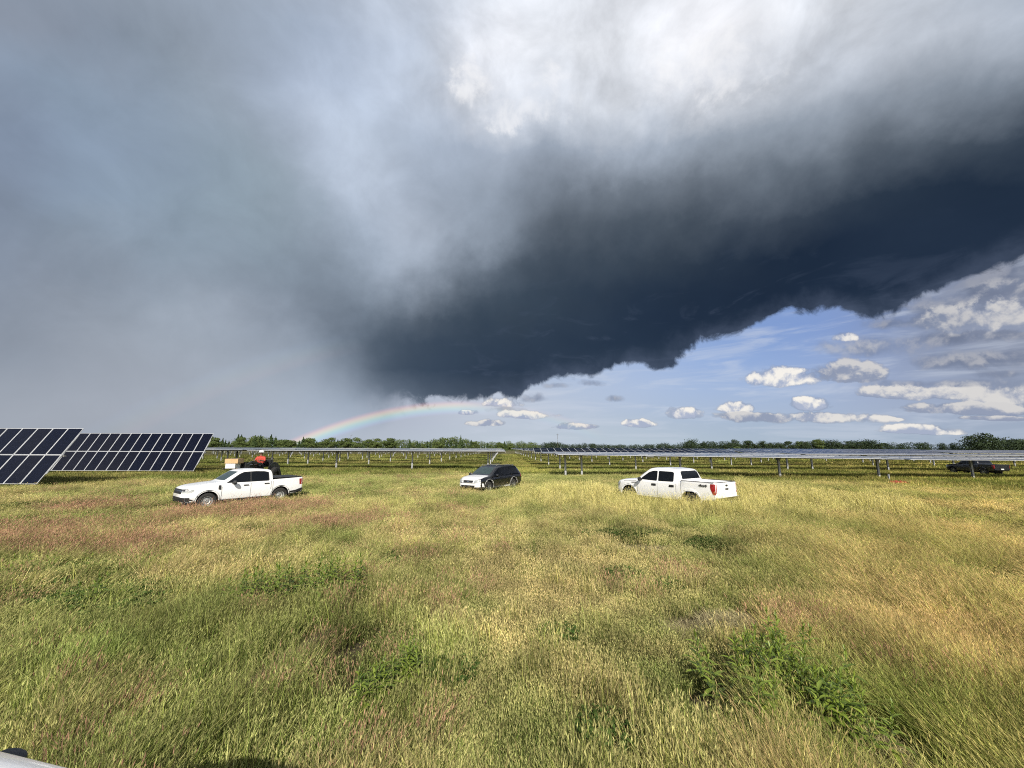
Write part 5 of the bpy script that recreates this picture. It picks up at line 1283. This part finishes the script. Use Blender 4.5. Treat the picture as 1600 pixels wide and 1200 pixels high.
for band, (r0, r1, st, sc) in enumerate([(42, 80, .95, 1.0), (80, 170, 2.3, 2.0)]):
    x, y = jgrid(r0, r1, st, 66); cl = fbm(x, y, .25, 3, 9); tn = tint_of(x, y)*np.array([.80, .80, .74])
    lane = np.abs(x-2.0) < 2.6; tn[lane] = tn[lane]*np.array([1.12, 1.12, 1.0])
    pale_ = (fbm(x, y*3, .05, 2, 31) > .62)[:, None]; tn = np.where(pale_, tn*np.array([1.42, 1.42, 1.40]), tn)
    scatter('field_grass', c_far, 5, x, y, (.55+.9*cl)*(1 if band == 0 else 1.2), tn, ['grass growing under the first solar rows', 'grass growing under the far solar rows'][band], rz=3, sxy=sc)

# ------------------------------------------------------------------ leafy weeds: each stem a plant of its own
def weed_mat():
    m = bpy.data.materials.new('weed_leaf'); m.use_nodes = True; N = NT(m.node_tree); p = m.node_tree.nodes['Principled BSDF']
    r = N.new('ShaderNodeObjectInfo').outputs['Random']; N.put(p.inputs['Base Color'], N.mix(r, (.10, .155, .022), (.25, .32, .045)))
    p.inputs['Roughness'].default_value = .42; p.inputs['Specular IOR Level'].default_value = .5
    t = N.new('ShaderNodeBsdfTranslucent'); N.put(t.inputs[0], N.mix(r, (.11, .17, .018), (.22, .29, .03))); mx = N.new('ShaderNodeMixShader'); mx.inputs[0].default_value = .25
    out = m.node_tree.nodes['Material Output']; N.t.links.new(p.outputs[0], mx.inputs[1]); N.t.links.new(t.outputs[0], mx.inputs[2]); N.t.links.new(mx.outputs[0], out.inputs[0]); return m
M['weed'] = weed_mat(); M['stem'] = mat('weed_stem', (.08, .10, .03), .6)
def leaf_mesh(L, w, droop):
    b = MB(); n = 5; rows_ = []
    for i in range(n+1):
        t = i/n; ww = w/2*math.sin(math.pi*min(1, .12+t*.88))**.8*(1 if t < 1 else 0); x = L*t; z = L*.35*t-droop*L*t*t; rows_.append(((x, -ww, z+ww*.35), (x, 0, z), (x, ww, z+ww*.35)))
    vs = [p for r in rows_ for p in r]; fs = []
    for i in range(n):
        for j in range(2): fs.append((i*3+j, i*3+j+1, i*3+j+4, i*3+j+3))
    b.add(vs, fs); return b.mesh('leaf', M['weed'], 60)
LEAVES = [leaf_mesh(.14, .034, .45), leaf_mesh(.12, .030, .65), leaf_mesh(.095, .024, .3), leaf_mesh(.06, .016, .1)]
def weed(x, y, h, label, group, n=20, joined=False):
    e = empty('leafy_weed', (x, y, hgt(x, y)), random.uniform(0, 6.28)); tag(e, label, 'plant', group)
    tip = Vector((random.uniform(-.06, .06), random.uniform(-.02, .10), h)); mid = tip*.5+Vector((random.uniform(-.02, .02), 0, 0))
    b = MB(); b.tube((0, 0, -.03), mid, .0045, 5, .0038); b.tube(mid, tip, .0038, 5, .002); b.build('stem', M['stem'], e)
    acc = MB(); a = random.random()*6
    for i in range(n):
        t = .18+.82*(i/(n-1)); a += 2.4+random.uniform(-.3, .3); p = (mid*(t/.5) if t < .5 else mid+(tip-mid)*((t-.5)/.5))
        s = (1.15-.55*t)*random.uniform(.8, 1.2)*h/.42; pitch = -R(5+55*t**2)+random.uniform(-.25, .25)
        me = LEAVES[0 if t < .5 else (1 if t < .8 else 2)] if t < .93 else LEAVES[3]
        mm = Matrix.Translation(p) @ Matrix.Rotation(a, 4, 'Z') @ Matrix.Rotation(pitch, 4, 'Y') @ Matrix.Scale(s, 4)
        if joined:
            acc.add([tuple(mm @ v.co) for v in me.vertices], [tuple(f.vertices) for f in me.polygons])
        else:
            l = link('leaf', me, e); l.matrix_local = mm
    if joined: f = acc.build('foliage', M['weed'], e, 60)
    return e
def cluster(spots, n, hmin, hmax, label, group, leaves, joined=False, sx=.4, sy=.25):
    for i in range(n):
        g = G(*random.choice(spots)); weed(g.x+random.gauss(0, sx), g.y+random.gauss(0, sy), random.uniform(hmin, hmax), label, group, leaves, joined)
cluster([(1160, 1080), (1200, 1090), (1240, 1110), (1180, 1120), (1290, 1140), (1310, 1180), (1190, 1150), (1220, 1060), (1270, 1120)], 62, .46, .70, 'bright green leafy weed in the dense clump at lower right', 'leafy weeds at lower right', 22, sx=.18, sy=.14)
cluster([(655, 1060), (630, 1070), (600, 1090), (575, 1110)], 34, .34, .52, 'bright green leafy weed in the small clump at bottom centre left', 'leafy weeds at bottom centre', 18, sx=.09, sy=.08)
cluster([(520, 925), (480, 935), (500, 945), (440, 940), (410, 950)], 46, .50, .78, 'dark leafy weed in the thicket left of centre', 'leafy weeds left of centre', 16, True, sx=.28, sy=.22)
cluster([(190, 945), (60, 905), (140, 950)], 26, .42, .62, 'dark leafy weed among the grass at far left', 'leafy weeds at far left', 14, True, sx=.5, sy=.35)
cluster([(835, 872)], 3, .35, .5, 'small lone leafy weed in the short grass right of centre', 'lone weeds in the short grass', 18, True, sx=.08, sy=.08)
